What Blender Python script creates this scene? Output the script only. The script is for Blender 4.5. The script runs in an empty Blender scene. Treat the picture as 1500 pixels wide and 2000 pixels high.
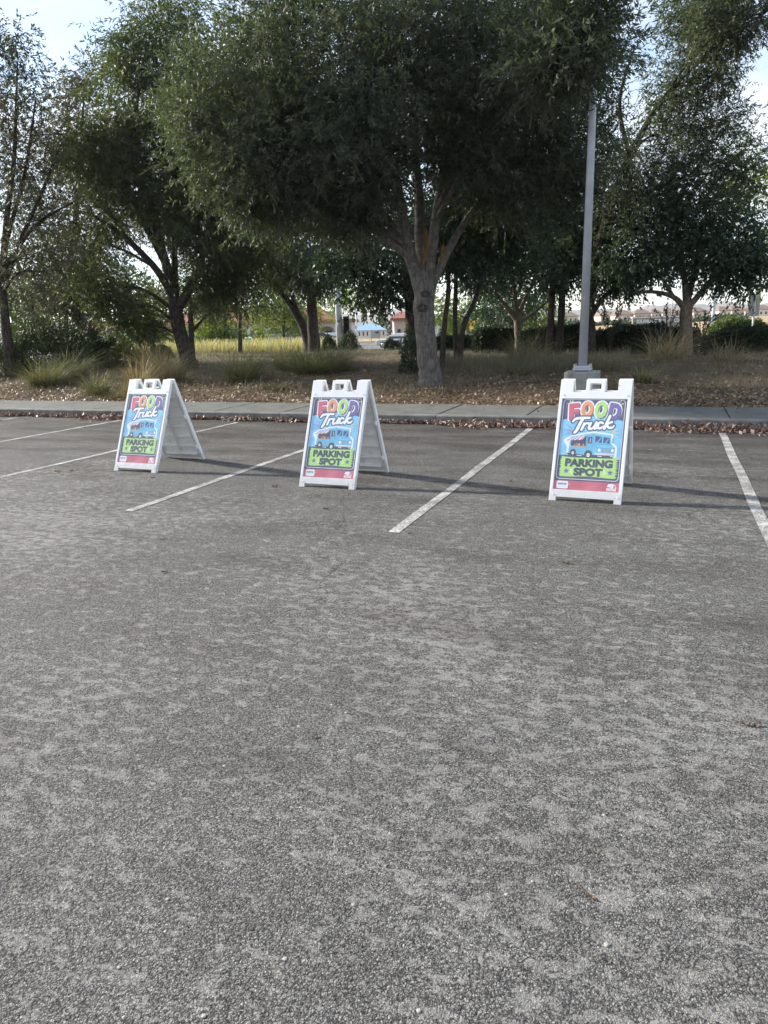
import bpy, bmesh, math, random
import numpy as np
from mathutils import Vector, Matrix
PI = math.pi
random.seed(5)
rng = np.random.default_rng(11)
scene = bpy.context.scene
COL = scene.collection

# ------------------------------------------------------------------ camera
F_PX = 1387.65                       # focal length in pixels of the 1500x2000 picture
PITCH, ROLL, CAM_H = 0.24996, -0.03055, 1.5517
_F = np.array([0, math.cos(PITCH), -math.sin(PITCH)])
_U0 = np.array([0, math.sin(PITCH), math.cos(PITCH)])
_R0 = np.array([1.0, 0, 0])
_R = math.cos(ROLL) * _R0 + math.sin(ROLL) * _U0
_U = -math.sin(ROLL) * _R0 + math.cos(ROLL) * _U0
cam_data = bpy.data.cameras.new('camera')
cam = bpy.data.objects.new('camera', cam_data)
COL.objects.link(cam)
m = Matrix.Identity(4)
for i in range(3):
    m[i][0], m[i][1], m[i][2] = _R[i], _U[i], -_F[i]
m[0][3], m[1][3], m[2][3] = 0, 0, CAM_H
cam.matrix_world = m
cam_data.sensor_fit = 'VERTICAL'
cam_data.sensor_height = 36.0
cam_data.lens = 36.0 * F_PX / 2000.0
cam_data.clip_start = 0.05
cam_data.clip_end = 20000
scene.camera = cam

# ------------------------------------------------------------------ sky, sun, exposure
SUN_DIR = Vector((-0.883, 0.469, 0)) .normalized() * math.cos(math.radians(25)) + Vector((0, 0, math.sin(math.radians(25))))
world = bpy.data.worlds.new('World')
scene.world = world
world.use_nodes = True
nt = world.node_tree
nt.nodes.clear()
w_out = nt.nodes.new('ShaderNodeOutputWorld')
w_bg = nt.nodes.new('ShaderNodeBackground')
w_bg.inputs['Strength'].default_value = 0.10
sky = nt.nodes.new('ShaderNodeTexSky')
sky.sky_type = 'NISHITA'
sky.sun_disc = False
sky.sun_elevation = math.radians(25)
sky.sun_rotation = math.atan2(SUN_DIR.x, SUN_DIR.y)
sky.air_density = 1.0
sky.dust_density = 0.3
sky.ozone_density = 1.2
# thin high cloud: a soft white veil, patchy, the same all round the sky
w_tc = nt.nodes.new('ShaderNodeTexCoord')
w_map = nt.nodes.new('ShaderNodeMapping')
w_map.inputs['Scale'].default_value = (1.0, 1.0, 2.6)
w_n = nt.nodes.new('ShaderNodeTexNoise')
w_n.inputs['Scale'].default_value = 1.9
w_n.inputs['Detail'].default_value = 6
w_n.inputs['Roughness'].default_value = 0.55
w_r = nt.nodes.new('ShaderNodeMapRange')
w_r.inputs['From Min'].default_value = 0.42
w_r.inputs['From Max'].default_value = 0.60
w_r.inputs['To Min'].default_value = 0.22
w_r.inputs['To Max'].default_value = 0.95
w_mix = nt.nodes.new('ShaderNodeMixRGB')
w_mix.inputs['Color2'].default_value = (4.0, 4.2, 4.65, 1)
nt.links.new(w_tc.outputs['Generated'], w_map.inputs['Vector'])
nt.links.new(w_map.outputs['Vector'], w_n.inputs['Vector'])
nt.links.new(w_n.outputs['Fac'], w_r.inputs['Value'])
nt.links.new(w_r.outputs['Result'], w_mix.inputs['Fac'])
nt.links.new(sky.outputs['Color'], w_mix.inputs['Color1'])
nt.links.new(w_mix.outputs['Color'], w_bg.inputs['Color'])
nt.links.new(w_bg.outputs['Background'], w_out.inputs['Surface'])

sun_data = bpy.data.lights.new('sun', 'SUN')
sun_data.energy = 3.6
sun_data.angle = math.radians(3.0)
sun_data.color = (1.0, 0.93, 0.82)
sun = bpy.data.objects.new('sun', sun_data)
COL.objects.link(sun)
sun.rotation_euler = SUN_DIR.to_track_quat('Z', 'Y').to_euler()
sun.location = (-40, 30, 60)

scene.view_settings.view_transform = 'Standard'
scene.view_settings.look = 'None'
scene.view_settings.gamma = 1
scene.view_settings.use_curve_mapping = False
scene.view_settings.exposure = 1.5
scene.cycles.max_bounces = 8
scene.cycles.transparent_max_bounces = 8
scene.cycles.volume_bounces = 0

# ------------------------------------------------------------------ frames of reference
ES = np.array([0.92848846, -0.37136125, 0])      # along the kerb, to the right
ED = np.array([0.37136125, 0.92848846, 0])       # away from the lot
KERB_ROT = math.atan2(ES[1], ES[0])


def sd(s, d, z=0.0):
    return ES * s + ED * d + np.array([0, 0, z])


_HD = [-4000, 13.0, 13.6, 15.0, 18.0, 22.0, 30.0, 36.0, 46.0, 62.0, 82.0, 120.0, 160.0, 5000.0]
_HZ = [-0.08, -0.08, 0.10, 0.20, 0.40, 0.52, 0.60, 0.50, 0.10, -0.15, -0.25, -0.42, -0.5, -0.5]


def hill_up(s, d):
    """the far ground rises to the right, where the houses stand"""
    a = np.clip((d - 150) / 260.0, 0, 1)
    b = np.clip((s * ES[0] + d * ED[0] - 25) / 60.0, 0, 1)
    a = a * a * (3 - 2 * a)
    b = b * b * (3 - 2 * b)
    return 3.6 * a * b


def ground_h(s, d):
    s = np.asarray(s, float); d = np.asarray(d, float)
    h = np.interp(d, _HD, _HZ) + hill_up(s, d)
    bump = 0.05 * np.sin(s * 0.9 + 1.0) * np.sin(d * 0.7) + 0.03 * np.sin(s * 2.1 + d * 1.3)
    near = np.clip((d - 13.6) / 2, 0, 1) * np.clip((50 - d) / 10, 0, 1)
    return h + bump * near


def gz(x, y):
    p = np.array([x, y])
    return float(ground_h(p @ ES[:2], p @ ED[:2]))


def pt(px, py, Y):
    """the place seen at a pixel of the photograph, at Y metres forward"""
    d = _F + _R * (px - 750) / F_PX - _U * (py - 1000) / F_PX
    t = Y / d[1]
    return np.array([0, 0, CAM_H]) + d * t


def gp(px, Y):
    """a point on the ground below pixel column px (near the horizon) at Y metres forward"""
    q = pt(px, 690, Y)
    return np.array([q[0], q[1], gz(q[0], q[1])])


# ------------------------------------------------------------------ object helpers
def link(o, parent=None):
    COL.objects.link(o)
    if parent is not None:
        o.parent = parent
    return o


def tag(o, label=None, cat=None, group=None, kind=None):
    if label: o['label'] = label
    if cat: o['category'] = cat
    if group: o['group'] = group
    if kind: o['kind'] = kind
    return o


def empty(name, loc, rz=0.0, label=None, cat=None, group=None, kind=None):
    o = bpy.data.objects.new(name, None)
    o.empty_display_size = 0.2
    o.location = loc
    o.rotation_euler = (0, 0, rz)
    COL.objects.link(o)
    return tag(o, label, cat, group, kind)


def quads_mesh(name, V, mat, n=4, smooth=False, uv=None):
    """V: (N, n, 3) separate n-gons"""
    V = np.ascontiguousarray(V, dtype=np.float32)
    N = V.shape[0]
    me = bpy.data.meshes.new(name)
    me.vertices.add(N * n); me.loops.add(N * n); me.polygons.add(N)
    me.vertices.foreach_set('co', V.reshape(-1))
    me.loops.foreach_set('vertex_index', np.arange(N * n, dtype=np.int32))
    me.polygons.foreach_set('loop_start', np.arange(N, dtype=np.int32) * n)
    me.polygons.foreach_set('loop_total', np.full(N, n, dtype=np.int32))
    if smooth:
        me.polygons.foreach_set('use_smooth', np.ones(N, dtype=bool))
    me.update(calc_edges=True)
    if mat: me.materials.append(mat)
    return me


def indexed_mesh(name, V, Fq, mat, smooth=False):
    V = np.ascontiguousarray(V, dtype=np.float32)
    Fq = np.ascontiguousarray(Fq, dtype=np.int32)
    N, n = Fq.shape
    me = bpy.data.meshes.new(name)
    me.vertices.add(len(V)); me.loops.add(N * n); me.polygons.add(N)
    me.vertices.foreach_set('co', V.reshape(-1))
    me.loops.foreach_set('vertex_index', Fq.reshape(-1))
    me.polygons.foreach_set('loop_start', np.arange(N, dtype=np.int32) * n)
    me.polygons.foreach_set('loop_total', np.full(N, n, dtype=np.int32))
    me.polygons.foreach_set('use_smooth', np.full(N, smooth, dtype=bool))
    me.update(calc_edges=True)
    if mat: me.materials.append(mat)
    return me


def obj(name, me, parent=None, loc=None):
    o = bpy.data.objects.new(name, me)
    if loc is not None: o.location = loc
    return link(o, parent)


class MB:
    """collects boxes, prisms and tubes in one bmesh"""
    def __init__(s): s.bm = bmesh.new()

    def box(s, x0, x1, y0, y1, z0, z1, M=None):
        c = [(x0, y0, z0), (x1, y0, z0), (x1, y1, z0), (x0, y1, z0), (x0, y0, z1), (x1, y0, z1), (x1, y1, z1), (x0, y1, z1)]
        vs = [s.bm.verts.new(M @ Vector(p) if M else p) for p in c]
        for f in ((3, 2, 1, 0), (4, 5, 6, 7), (0, 1, 5, 4), (1, 2, 6, 5), (2, 3, 7, 6), (3, 0, 4, 7)):
            s.bm.faces.new([vs[i] for i in f])
        return s

    def prism(s, poly, y0, y1, M=None):
        """poly in x,z extruded along y"""
        a = [s.bm.verts.new((M @ Vector((p[0], y0, p[1]))) if M else (p[0], y0, p[1])) for p in poly]
        b = [s.bm.verts.new((M @ Vector((p[0], y1, p[1]))) if M else (p[0], y1, p[1])) for p in poly]
        n = len(poly)
        s.bm.faces.new(a); s.bm.faces.new(b[::-1])
        for i in range(n):
            s.bm.faces.new([a[i], b[i], b[(i + 1) % n], a[(i + 1) % n]])
        return s

    def cyl(s, p0, p1, r0, r1=None, n=12, cap=True):
        r1 = r0 if r1 is None else r1
        p0, p1 = Vector(p0), Vector(p1)
        t = (p1 - p0).normalized()
        u = t.cross(Vector((0, 0, 1)) if abs(t.z) < .95 else Vector((1, 0, 0))).normalized()
        v = t.cross(u)
        A = []; B = []
        for i in range(n):
            a = 2 * PI * i / n
            o = u * math.cos(a) + v * math.sin(a)
            A.append(s.bm.verts.new(p0 + o * r0)); B.append(s.bm.verts.new(p1 + o * r1))
        for i in range(n):
            s.bm.faces.new([A[i], A[(i + 1) % n], B[(i + 1) % n], B[i]])
        if cap:
            s.bm.faces.new(A[::-1]); s.bm.faces.new(B)
        return s

    def build(s, name, mat, parent=None, bevel=0, loc=None, smooth=False, seg=2):
        bmesh.ops.recalc_face_normals(s.bm, faces=s.bm.faces)
        me = bpy.data.meshes.new(name)
        s.bm.to_mesh(me); s.bm.free()
        for mm in (mat if isinstance(mat, (list, tuple)) else [mat]):
            me.materials.append(mm)
        if smooth:
            me.polygons.foreach_set('use_smooth', np.ones(len(me.polygons), dtype=bool))
        o = obj(name, me, parent, loc)
        if bevel:
            b = o.modifiers.new('bevel', 'BEVEL')
            b.width = bevel; b.segments = seg; b.limit_method = 'ANGLE'; b.angle_limit = math.radians(40)
        return o


# ------------------------------------------------------------------ materials
def new_mat(name):
    mt = bpy.data.materials.new(name)
    mt.use_nodes = True
    t = mt.node_tree
    return mt, t, t.nodes['Principled BSDF'], t.nodes['Material Output']


def N(t, typ, **kw):
    n = t.nodes.new(typ)
    for k, v in kw.items():
        if k in n.inputs.keys(): n.inputs[k].default_value = v
        else: setattr(n, k, v)
    return n


def ramp(t, stops, src):
    r = t.nodes.new('ShaderNodeValToRGB')
    el = r.color_ramp.elements
    while len(el) < len(stops): el.new(0.5)
    for e, (p, c) in zip(el, stops):
        e.position = p
        e.color = c if len(c) == 4 else (*c, 1)
    t.links.new(src, r.inputs['Fac'])
    return r


def noisy(name, c1, c2, scale=8.0, rough=0.8, bump=0.0, bump_scale=None, metallic=0.0, spec=0.3, detail=5, dist=0.01, lo=0.35, hi=0.65):
    mt, t, p, o = new_mat(name)
    tc = t.nodes.new('ShaderNodeTexCoord')
    n1 = N(t, 'ShaderNodeTexNoise', Scale=scale, Detail=detail, Roughness=0.6)
    t.links.new(tc.outputs['Object'], n1.inputs['Vector'])
    r = ramp(t, [(lo, c1), (hi, c2)], n1.outputs['Fac'])
    t.links.new(r.outputs['Color'], p.inputs['Base Color'])
    p.inputs['Roughness'].default_value = rough
    p.inputs['Metallic'].default_value = metallic
    p.inputs['Specular IOR Level'].default_value = spec
    if bump:
        n2 = N(t, 'ShaderNodeTexNoise', Scale=bump_scale or scale * 6, Detail=4.0)
        t.links.new(tc.outputs['Object'], n2.inputs['Vector'])
        b = N(t, 'ShaderNodeBump', Strength=bump, Distance=dist)
        t.links.new(n2.outputs['Fac'], b.inputs['Height'])
        t.links.new(b.outputs['Normal'], p.inputs['Normal'])
    return mt


def leaf_mat(name, cols, trans=0.35, tcol=None, rough=0.5, spec=0.35, clump=1.2):
    """leaves: colour differs from leaf to leaf and from clump to clump; light passes through"""
    mt, t, p, o = new_mat(name)
    g = t.nodes.new('ShaderNodeNewGeometry')
    tc = t.nodes.new('ShaderNodeTexCoord')
    n1 = N(t, 'ShaderNodeTexNoise', Scale=clump, Detail=3.0)
    t.links.new(tc.outputs['Object'], n1.inputs['Vector'])
    mx = N(t, 'ShaderNodeMath', operation='MULTIPLY_ADD')
    mx.inputs[1].default_value = 0.55
    t.links.new(g.outputs['Random Per Island'], mx.inputs[0])
    ad = N(t, 'ShaderNodeMath', operation='MULTIPLY_ADD')
    ad.inputs[1].default_value = 2.0; ad.inputs[2].default_value = -0.78
    t.links.new(n1.outputs['Fac'], ad.inputs[0])
    t.links.new(ad.outputs[0], mx.inputs[2])
    k = len(cols)
    r = ramp(t, [(i / max(1, k - 1), c) for i, c in enumerate(cols)], mx.outputs[0])
    t.links.new(r.outputs['Color'], p.inputs['Base Color'])
    p.inputs['Roughness'].default_value = rough
    p.inputs['Specular IOR Level'].default_value = spec
    if trans:
        tr = t.nodes.new('ShaderNodeBsdfTranslucent')
        hs = N(t, 'ShaderNodeMixRGB', blend_type='MULTIPLY', Fac=1.0)
        hs.inputs['Color2'].default_value = (*(tcol or (1.6, 1.7, 0.7)), 1)
        t.links.new(r.outputs['Color'], hs.inputs['Color1'])
        t.links.new(hs.outputs['Color'], tr.inputs['Color'])
        ms = t.nodes.new('ShaderNodeMixShader')
        ms.inputs[0].default_value = trans
        t.links.new(p.outputs[0], ms.inputs[1]); t.links.new(tr.outputs[0], ms.inputs[2])
        t.links.new(ms.outputs[0], o.inputs['Surface'])
    return mt


def asphalt_mat():
    mt, t, p, o = new_mat('asphalt')
    L = t.links.new
    tc = t.nodes.new('ShaderNodeTexCoord')
    P = tc.outputs['Object']
    mp = t.nodes.new('ShaderNodeMapping')
    mp.inputs['Rotation'].default_value = (0, 0, -KERB_ROT)
    mp.inputs['Scale'].default_value = (1.0, 1.0, 1.0)
    L(P, mp.inputs['Vector'])
    PK = mp.outputs['Vector']                      # x along kerb, y away
    # wandering of the sample point so that stones are not round cells
    wn = N(t, 'ShaderNodeTexNoise', Scale=85.0, Detail=3.0)
    L(P, wn.inputs['Vector'])
    wa = N(t, 'ShaderNodeVectorMath', operation='MULTIPLY_ADD')
    wa.inputs[1].default_value = (0.016, 0.016, 0.0)
    L(wn.outputs['Color'], wa.inputs[0]); L(P, wa.inputs[2])
    PW = wa.outputs[0]
    v1 = N(t, 'ShaderNodeTexVoronoi', Scale=185.0); L(PW, v1.inputs['Vector'])
    v2 = N(t, 'ShaderNodeTexVoronoi', Scale=290.0); L(PW, v2.inputs['Vector'])
    # patches where the fines still fill the gaps between the stones
    n1 = N(t, 'ShaderNodeTexNoise', Scale=15.0, Detail=9.0, Roughness=0.66, Distortion=0.3)
    mpa = t.nodes.new('ShaderNodeMapping'); mpa.inputs['Scale'].default_value = (0.72, 1.2, 1.0); L(PK, mpa.inputs['Vector']); L(mpa.outputs[0], n1.inputs['Vector'])
    n1b = N(t, 'ShaderNodeTexNoise', Scale=0.42, Detail=3.0); L(P, n1b.inputs['Vector'])
    bl = N(t, 'ShaderNodeMath', operation='MULTIPLY_ADD'); bl.inputs[1].default_value = 0.45
    n1c = N(t, 'ShaderNodeTexNoise', Scale=55.0, Detail=3.0, Roughness=0.7); L(P, n1c.inputs['Vector'])
    blc = N(t, 'ShaderNodeMath', operation='MULTIPLY_ADD'); blc.inputs[1].default_value = 0.42; L(n1c.outputs['Fac'], blc.inputs[0]); L(n1.outputs['Fac'], blc.inputs[2])
    L(n1b.outputs['Fac'], bl.inputs[0]); L(blc.outputs[0], bl.inputs[2])
    syk = t.nodes.new('ShaderNodeSeparateXYZ'); L(PK, syk.inputs[0])
    sfd = N(t, 'ShaderNodeMapRange'); sfd.inputs['From Min'].default_value = 4.6; sfd.inputs['From Max'].default_value = 8.0; sfd.inputs['To Min'].default_value = 0.0; sfd.inputs['To Max'].default_value = -0.09
    L(syk.outputs['Y'], sfd.inputs['Value'])
    bl2 = N(t, 'ShaderNodeMath', operation='ADD'); L(bl.outputs[0], bl2.inputs[0]); L(sfd.outputs[0], bl2.inputs[1])
    fill = ramp(t, [(0.945, (0, 0, 0)), (1.06, (1, 1, 1))], bl2.outputs[0])
    # ravelled spots: the binder has gone and stones sit in dark gaps
    n2 = N(t, 'ShaderNodeTexNoise', Scale=9.0, Detail=6.0, Roughness=0.7); L(P, n2.inputs['Vector'])
    pit = ramp(t, [(0.55, (0, 0, 0)), (0.72, (1, 1, 1))], n2.outputs['Fac'])
    # stone colours
    sep = t.nodes.new('ShaderNodeSeparateColor'); L(v1.outputs['Color'], sep.inputs[0])
    stone = ramp(t, [(0.0, (0.068, 0.065, 0.063)), (0.3, (0.168, 0.161, 0.150)), (0.62, (0.242, 0.232, 0.216)), (0.90, (0.315, 0.302, 0.28)), (0.985, (0.38, 0.36, 0.325)), (1.0, (0.43, 0.41, 0.37))], sep.outputs[0])
    fine = ramp(t, [(0.3, (0.205, 0.198, 0.186)), (0.7, (0.285, 0.275, 0.258))], n2.outputs['Fac'])
    sep2 = t.nodes.new('ShaderNodeSeparateColor'); L(v2.outputs['Color'], sep2.inputs[0])
    fmul = N(t, 'ShaderNodeMixRGB', blend_type='MULTIPLY', Fac=0.95)
    fr = ramp(t, [(0.0, (0.42, 0.42, 0.43)), (0.5, (1.0, 1.0, 1.0)), (1.0, (1.75, 1.73, 1.65))], sep2.outputs[0])
    L(fine.outputs[0], fmul.inputs['Color1']); L(fr.outputs[0], fmul.inputs['Color2'])
    mix1 = t.nodes.new('ShaderNodeMixRGB')
    fm = N(t, 'ShaderNodeMath', operation='MULTIPLY'); fm.inputs[1].default_value = 0.52
    L(fill.outputs[0], fm.inputs[0]); L(fm.outputs[0], mix1.inputs['Fac'])
    L(stone.outputs[0], mix1.inputs['Color1']); L(fmul.outputs[0], mix1.inputs['Color2'])
    # gaps between stones are dark binder
    gap = ramp(t, [(0.32, (1, 1, 1)), (0.64, (0.26, 0.26, 0.27))], v1.outputs['Distance'])
    mix2 = N(t, 'ShaderNodeMixRGB', blend_type='MULTIPLY')
    gi = N(t, 'ShaderNodeMath', operation='SUBTRACT'); gi.inputs[0].default_value = 0.85
    L(fm.outputs[0], gi.inputs[1]); L(gi.outputs[0], mix2.inputs['Fac'])
    L(mix1.outputs[0], mix2.inputs['Color1']); L(gap.outputs[0], mix2.inputs['Color2'])
    # old stains in the stalls: drips, soil, and painted tree shade darkening towards the gutter
    sy = t.nodes.new('ShaderNodeSeparateXYZ'); L(PK, sy.inputs[0])
    n3 = N(t, 'ShaderNodeTexNoise', Scale=1.0, Detail=6.0, Roughness=0.65); 
    mp3 = t.nodes.new('ShaderNodeMapping'); mp3.inputs['Scale'].default_value = (0.55, 2.0, 1); L(PK, mp3.inputs['Vector']); L(mp3.outputs[0], n3.inputs['Vector'])
    dd = N(t, 'ShaderNodeMapRange'); dd.inputs['From Min'].default_value = 5.5; dd.inputs['From Max'].default_value = 11.5
    dd.inputs['To Min'].default_value = 0.0; dd.inputs['To Max'].default_value = 0.24
    L(sy.outputs['Y'], dd.inputs['Value'])
    sa = N(t, 'ShaderNodeMath', operation='ADD'); L(dd.outputs[0], sa.inputs[0]); L(n3.outputs['Fac'], sa.inputs[1])
    stain_shade = ramp(t, [(0.50, (1.06, 1.06, 1.05)), (0.62, (0.86, 0.84, 0.81)), (0.78, (0.50, 0.47, 0.44))], sa.outputs[0])
    mix3 = N(t, 'ShaderNodeMixRGB', blend_type='MULTIPLY', Fac=1.0)
    L(mix2.outputs[0], mix3.inputs['Color1']); L(stain_shade.outputs[0], mix3.inputs['Color2'])
    # slow tone changes of the old surface
    n4 = N(t, 'ShaderNodeTexNoise', Scale=1.9, Detail=5.0, Roughness=0.6); L(P, n4.inputs['Vector'])
    tone = ramp(t, [(0.3, (0.77, 0.785, 0.81)), (0.68, (1.03, 1.05, 1.085))], n4.outputs['Fac'])
    mix4 = N(t, 'ShaderNodeMixRGB', blend_type='MULTIPLY', Fac=1.0)
    L(mix3.outputs[0], mix4.inputs['Color1']); L(tone.outputs[0], mix4.inputs['Color2'])
    # here and there a pale quartz chip
    v3 = N(t, 'ShaderNodeTexVoronoi', Scale=16.0); L(P, v3.inputs['Vector'])
    s3 = t.nodes.new('ShaderNodeSeparateColor'); L(v3.outputs['Color'], s3.inputs[0])
    a3 = N(t, 'ShaderNodeMath', operation='GREATER_THAN'); a3.inputs[1].default_value = 0.90; L(s3.outputs[0], a3.inputs[0])
    b3 = N(t, 'ShaderNodeMath', operation='LESS_THAN'); b3.inputs[1].default_value = 0.085; L(v3.outputs['Distance'], b3.inputs[0])
    c3 = N(t, 'ShaderNodeMath', operation='MULTIPLY'); L(a3.outputs[0], c3.inputs[0]); L(b3.outputs[0], c3.inputs[1])
    mix5 = t.nodes.new('ShaderNodeMixRGB'); mix5.inputs['Color2'].default_value = (0.50, 0.48, 0.43, 1)
    L(c3.outputs[0], mix5.inputs['Fac']); L(mix4.outputs[0], mix5.inputs['Color1'])
    # a few hairline cracks
    nw = N(t, 'ShaderNodeTexNoise', Scale=2.5, Detail=5.0); L(P, nw.inputs['Vector'])
    vw = N(t, 'ShaderNodeVectorMath', operation='MULTIPLY_ADD'); vw.inputs[1].default_value = (0.5, 0.5, 0.0); L(nw.outputs['Color'], vw.inputs[0]); L(P, vw.inputs[2])
    vc = N(t, 'ShaderNodeTexVoronoi', Scale=0.42, feature='DISTANCE_TO_EDGE'); L(vw.outputs[0], vc.inputs['Vector'])
    ck = ramp(t, [(0.0, (0.45, 0.44, 0.43)), (0.0035, (1, 1, 1))], vc.outputs['Distance'])
    nk = N(t, 'ShaderNodeTexNoise', Scale=0.6, Detail=2.0); L(PK, nk.inputs['Vector'])
    km = ramp(t, [(0.50, (0, 0, 0)), (0.58, (1, 1, 1))], nk.outputs['Fac'])
    mix6 = N(t, 'ShaderNodeMixRGB', blend_type='MULTIPLY'); L(km.outputs[0], mix6.inputs['Fac']); L(mix5.outputs[0], mix6.inputs['Color1']); L(ck.outputs[0], mix6.inputs['Color2'])
    L(mix6.outputs[0], p.inputs['Base Color'])
    p.inputs['Roughness'].default_value = 0.85
    p.inputs['Specular IOR Level'].default_value = 0.25
    # relief: stones, lower in pits, levelled where filled
    hs = N(t, 'ShaderNodeMath', operation='SUBTRACT'); hs.inputs[0].default_value = 1.0; L(v1.outputs['Distance'], hs.inputs[1])
    inv = N(t, 'ShaderNodeMath', operation='MULTIPLY_ADD'); inv.inputs[1].default_value = -0.8; inv.inputs[2].default_value = 1.0
    L(fill.outputs[0], inv.inputs[0])
    h1 = N(t, 'ShaderNodeMath', operation='MULTIPLY'); L(hs.outputs[0], h1.inputs[0]); L(inv.outputs[0], h1.inputs[1])
    sr = N(t, 'ShaderNodeMath', operation='MULTIPLY_ADD'); sr.inputs[1].default_value = 0.7; L(sep.outputs[1], sr.inputs[0])
    h1b = N(t, 'ShaderNodeMath', operation='MULTIPLY'); L(sr.outputs[0], h1b.inputs[0]); L(inv.outputs[0], h1b.inputs[1]); L(hs.outputs[0], sr.inputs[2])
    h2 = N(t, 'ShaderNodeMath', operation='MULTIPLY_ADD'); h2.inputs[1].default_value = -0.35; L(v2.outputs['Distance'], h2.inputs[0]); L(h1b.outputs[0], h2.inputs[2])
    h3 = N(t, 'ShaderNodeMath', operation='MULTIPLY_ADD'); h3.inputs[1].default_value = 0.9; L(fill.outputs[0], h3.inputs[0]); L(h2.outputs[0], h3.inputs[2])
    h4 = N(t, 'ShaderNodeMath', operation='MULTIPLY_ADD'); h4.inputs[1].default_value = -0.5; L(pit.outputs[0], h4.inputs[0]); L(h3.outputs[0], h4.inputs[2])
    b = N(t, 'ShaderNodeBump', Strength=1.0, Distance=0.006)
    L(h4.outputs[0], b.inputs['Height'])
    L(b.outputs['Normal'], p.inputs['Normal'])
    return mt


def paint_mat():
    mt, t, p, o = new_mat('line_paint')
    L = t.links.new
    tc = t.nodes.new('ShaderNodeTexCoord')
    n = N(t, 'ShaderNodeTexNoise', Scale=70.0, Detail=4.0, Roughness=0.7); L(tc.outputs['Object'], n.inputs['Vector'])
    n2 = N(t, 'ShaderNodeTexNoise', Scale=5.0, Detail=5.0); L(tc.outputs['Object'], n2.inputs['Vector'])
    a = N(t, 'ShaderNodeMath', operation='MULTIPLY_ADD'); a.inputs[1].default_value = 0.5
    L(n2.outputs['Fac'], a.inputs[0]); L(n.outputs['Fac'], a.inputs[2])
    r = ramp(t, [(0.54, (0.52, 0.515, 0.495)), (0.69, (0.42, 0.415, 0.395)), (0.76, (0.15, 0.147, 0.14))], a.outputs[0])
    L(r.outputs[0], p.inputs['Base Color'])
    p.inputs['Roughness'].default_value = 0.8
    v = N(t, 'ShaderNodeTexVoronoi', Scale=95.0); L(tc.outputs['Object'], v.inputs['Vector'])
    b = N(t, 'ShaderNodeBump', Strength=0.7, Distance=0.003); b.invert = True
    L(v.outputs['Distance'], b.inputs['Height']); L(b.outputs['Normal'], p.inputs['Normal'])
    return mt


def bark_mat(name, c1, c2, c3):
    mt, t, p, o = new_mat(name)
    L = t.links.new
    tc = t.nodes.new('ShaderNodeTexCoord')
    mp = t.nodes.new('ShaderNodeMapping'); mp.inputs['Scale'].default_value = (17, 17, 5.0); L(tc.outputs['Object'], mp.inputs['Vector'])
    n = N(t, 'ShaderNodeTexNoise', Scale=1.0, Detail=6.0, Roughness=0.65, Distortion=0.6); L(mp.outputs[0], n.inputs['Vector'])
    mp2 = t.nodes.new('ShaderNodeMapping'); mp2.inputs['Scale'].default_value = (3, 3, 16); L(tc.outputs['Object'], mp2.inputs['Vector'])
    n2 = N(t, 'ShaderNodeTexNoise', Scale=1.0, Detail=5.0, Roughness=0.6); L(mp2.outputs[0], n2.inputs['Vector'])
    ad = N(t, 'ShaderNodeMath', operation='MULTIPLY_ADD'); ad.inputs[1].default_value = 0.28; L(n2.outputs['Fac'], ad.inputs[0]); L(n.outputs['Fac'], ad.inputs[2])
    hf = N(t, 'ShaderNodeMath', operation='MULTIPLY'); hf.inputs[1].default_value = 0.78; L(ad.outputs[0], hf.inputs[0])
    r = ramp(t, [(0.36, c1), (0.5, c2), (0.64, c3)], hf.outputs[0])
    L(r.outputs[0], p.inputs['Base Color'])
    p.inputs['Roughness'].default_value = 0.9
    p.inputs['Specular IOR Level'].default_value = 0.2
    b = N(t, 'ShaderNodeBump', Strength=0.9, Distance=0.025)
    L(hf.outputs[0], b.inputs['Height']); L(b.outputs['Normal'], p.inputs['Normal'])
    return mt


M = {}
M['asphalt'] = asphalt_mat()
M['paint'] = paint_mat()
M['concrete'] = noisy('sidewalk_concrete', (0.085, 0.088, 0.082), (0.145, 0.148, 0.138), 2.5, 0.9, 0.25, 60, lo=0.3, hi=0.7, dist=0.004)  # dirty concrete, its whole tone lowered to stand in for tree shade
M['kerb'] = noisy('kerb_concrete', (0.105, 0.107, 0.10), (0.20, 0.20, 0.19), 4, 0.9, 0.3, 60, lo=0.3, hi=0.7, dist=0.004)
M['footing'] = noisy('footing_concrete', (0.20, 0.20, 0.185), (0.34, 0.34, 0.315), 5, 0.9, 0.35, 40, dist=0.006)
M['soil'] = noisy('soil', (0.050, 0.036, 0.026), (0.125, 0.092, 0.066), 3.0, 0.95, 0.8, 30, detail=8, dist=0.03)
M['dry_field'] = noisy('dry_field', (0.30, 0.22, 0.11), (0.46, 0.36, 0.20), 0.05, 0.95)
M['road'] = noisy('road_asphalt', (0.11, 0.115, 0.12), (0.17, 0.17, 0.17), 0.8, 0.9)
M['pale_concrete'] = noisy('pale_concrete', (0.42, 0.41, 0.38), (0.55, 0.54, 0.50), 1.0, 0.9)
M['bark'] = bark_mat('pale_bark', (0.070, 0.062, 0.057), (0.135, 0.121, 0.110), (0.215, 0.196, 0.178))
M['dark_bark'] = bark_mat('dark_bark', (0.020, 0.016, 0.013), (0.050, 0.041, 0.034), (0.105, 0.090, 0.075))
M['tan_bark'] = bark_mat('tan_bark', (0.07, 0.055, 0.04), (0.16, 0.125, 0.095), (0.27, 0.22, 0.17))
M['knot'] = noisy('knot_bark', (0.030, 0.026, 0.023), (0.115, 0.10, 0.088), 26, 0.95, 0.8, 60)
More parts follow.
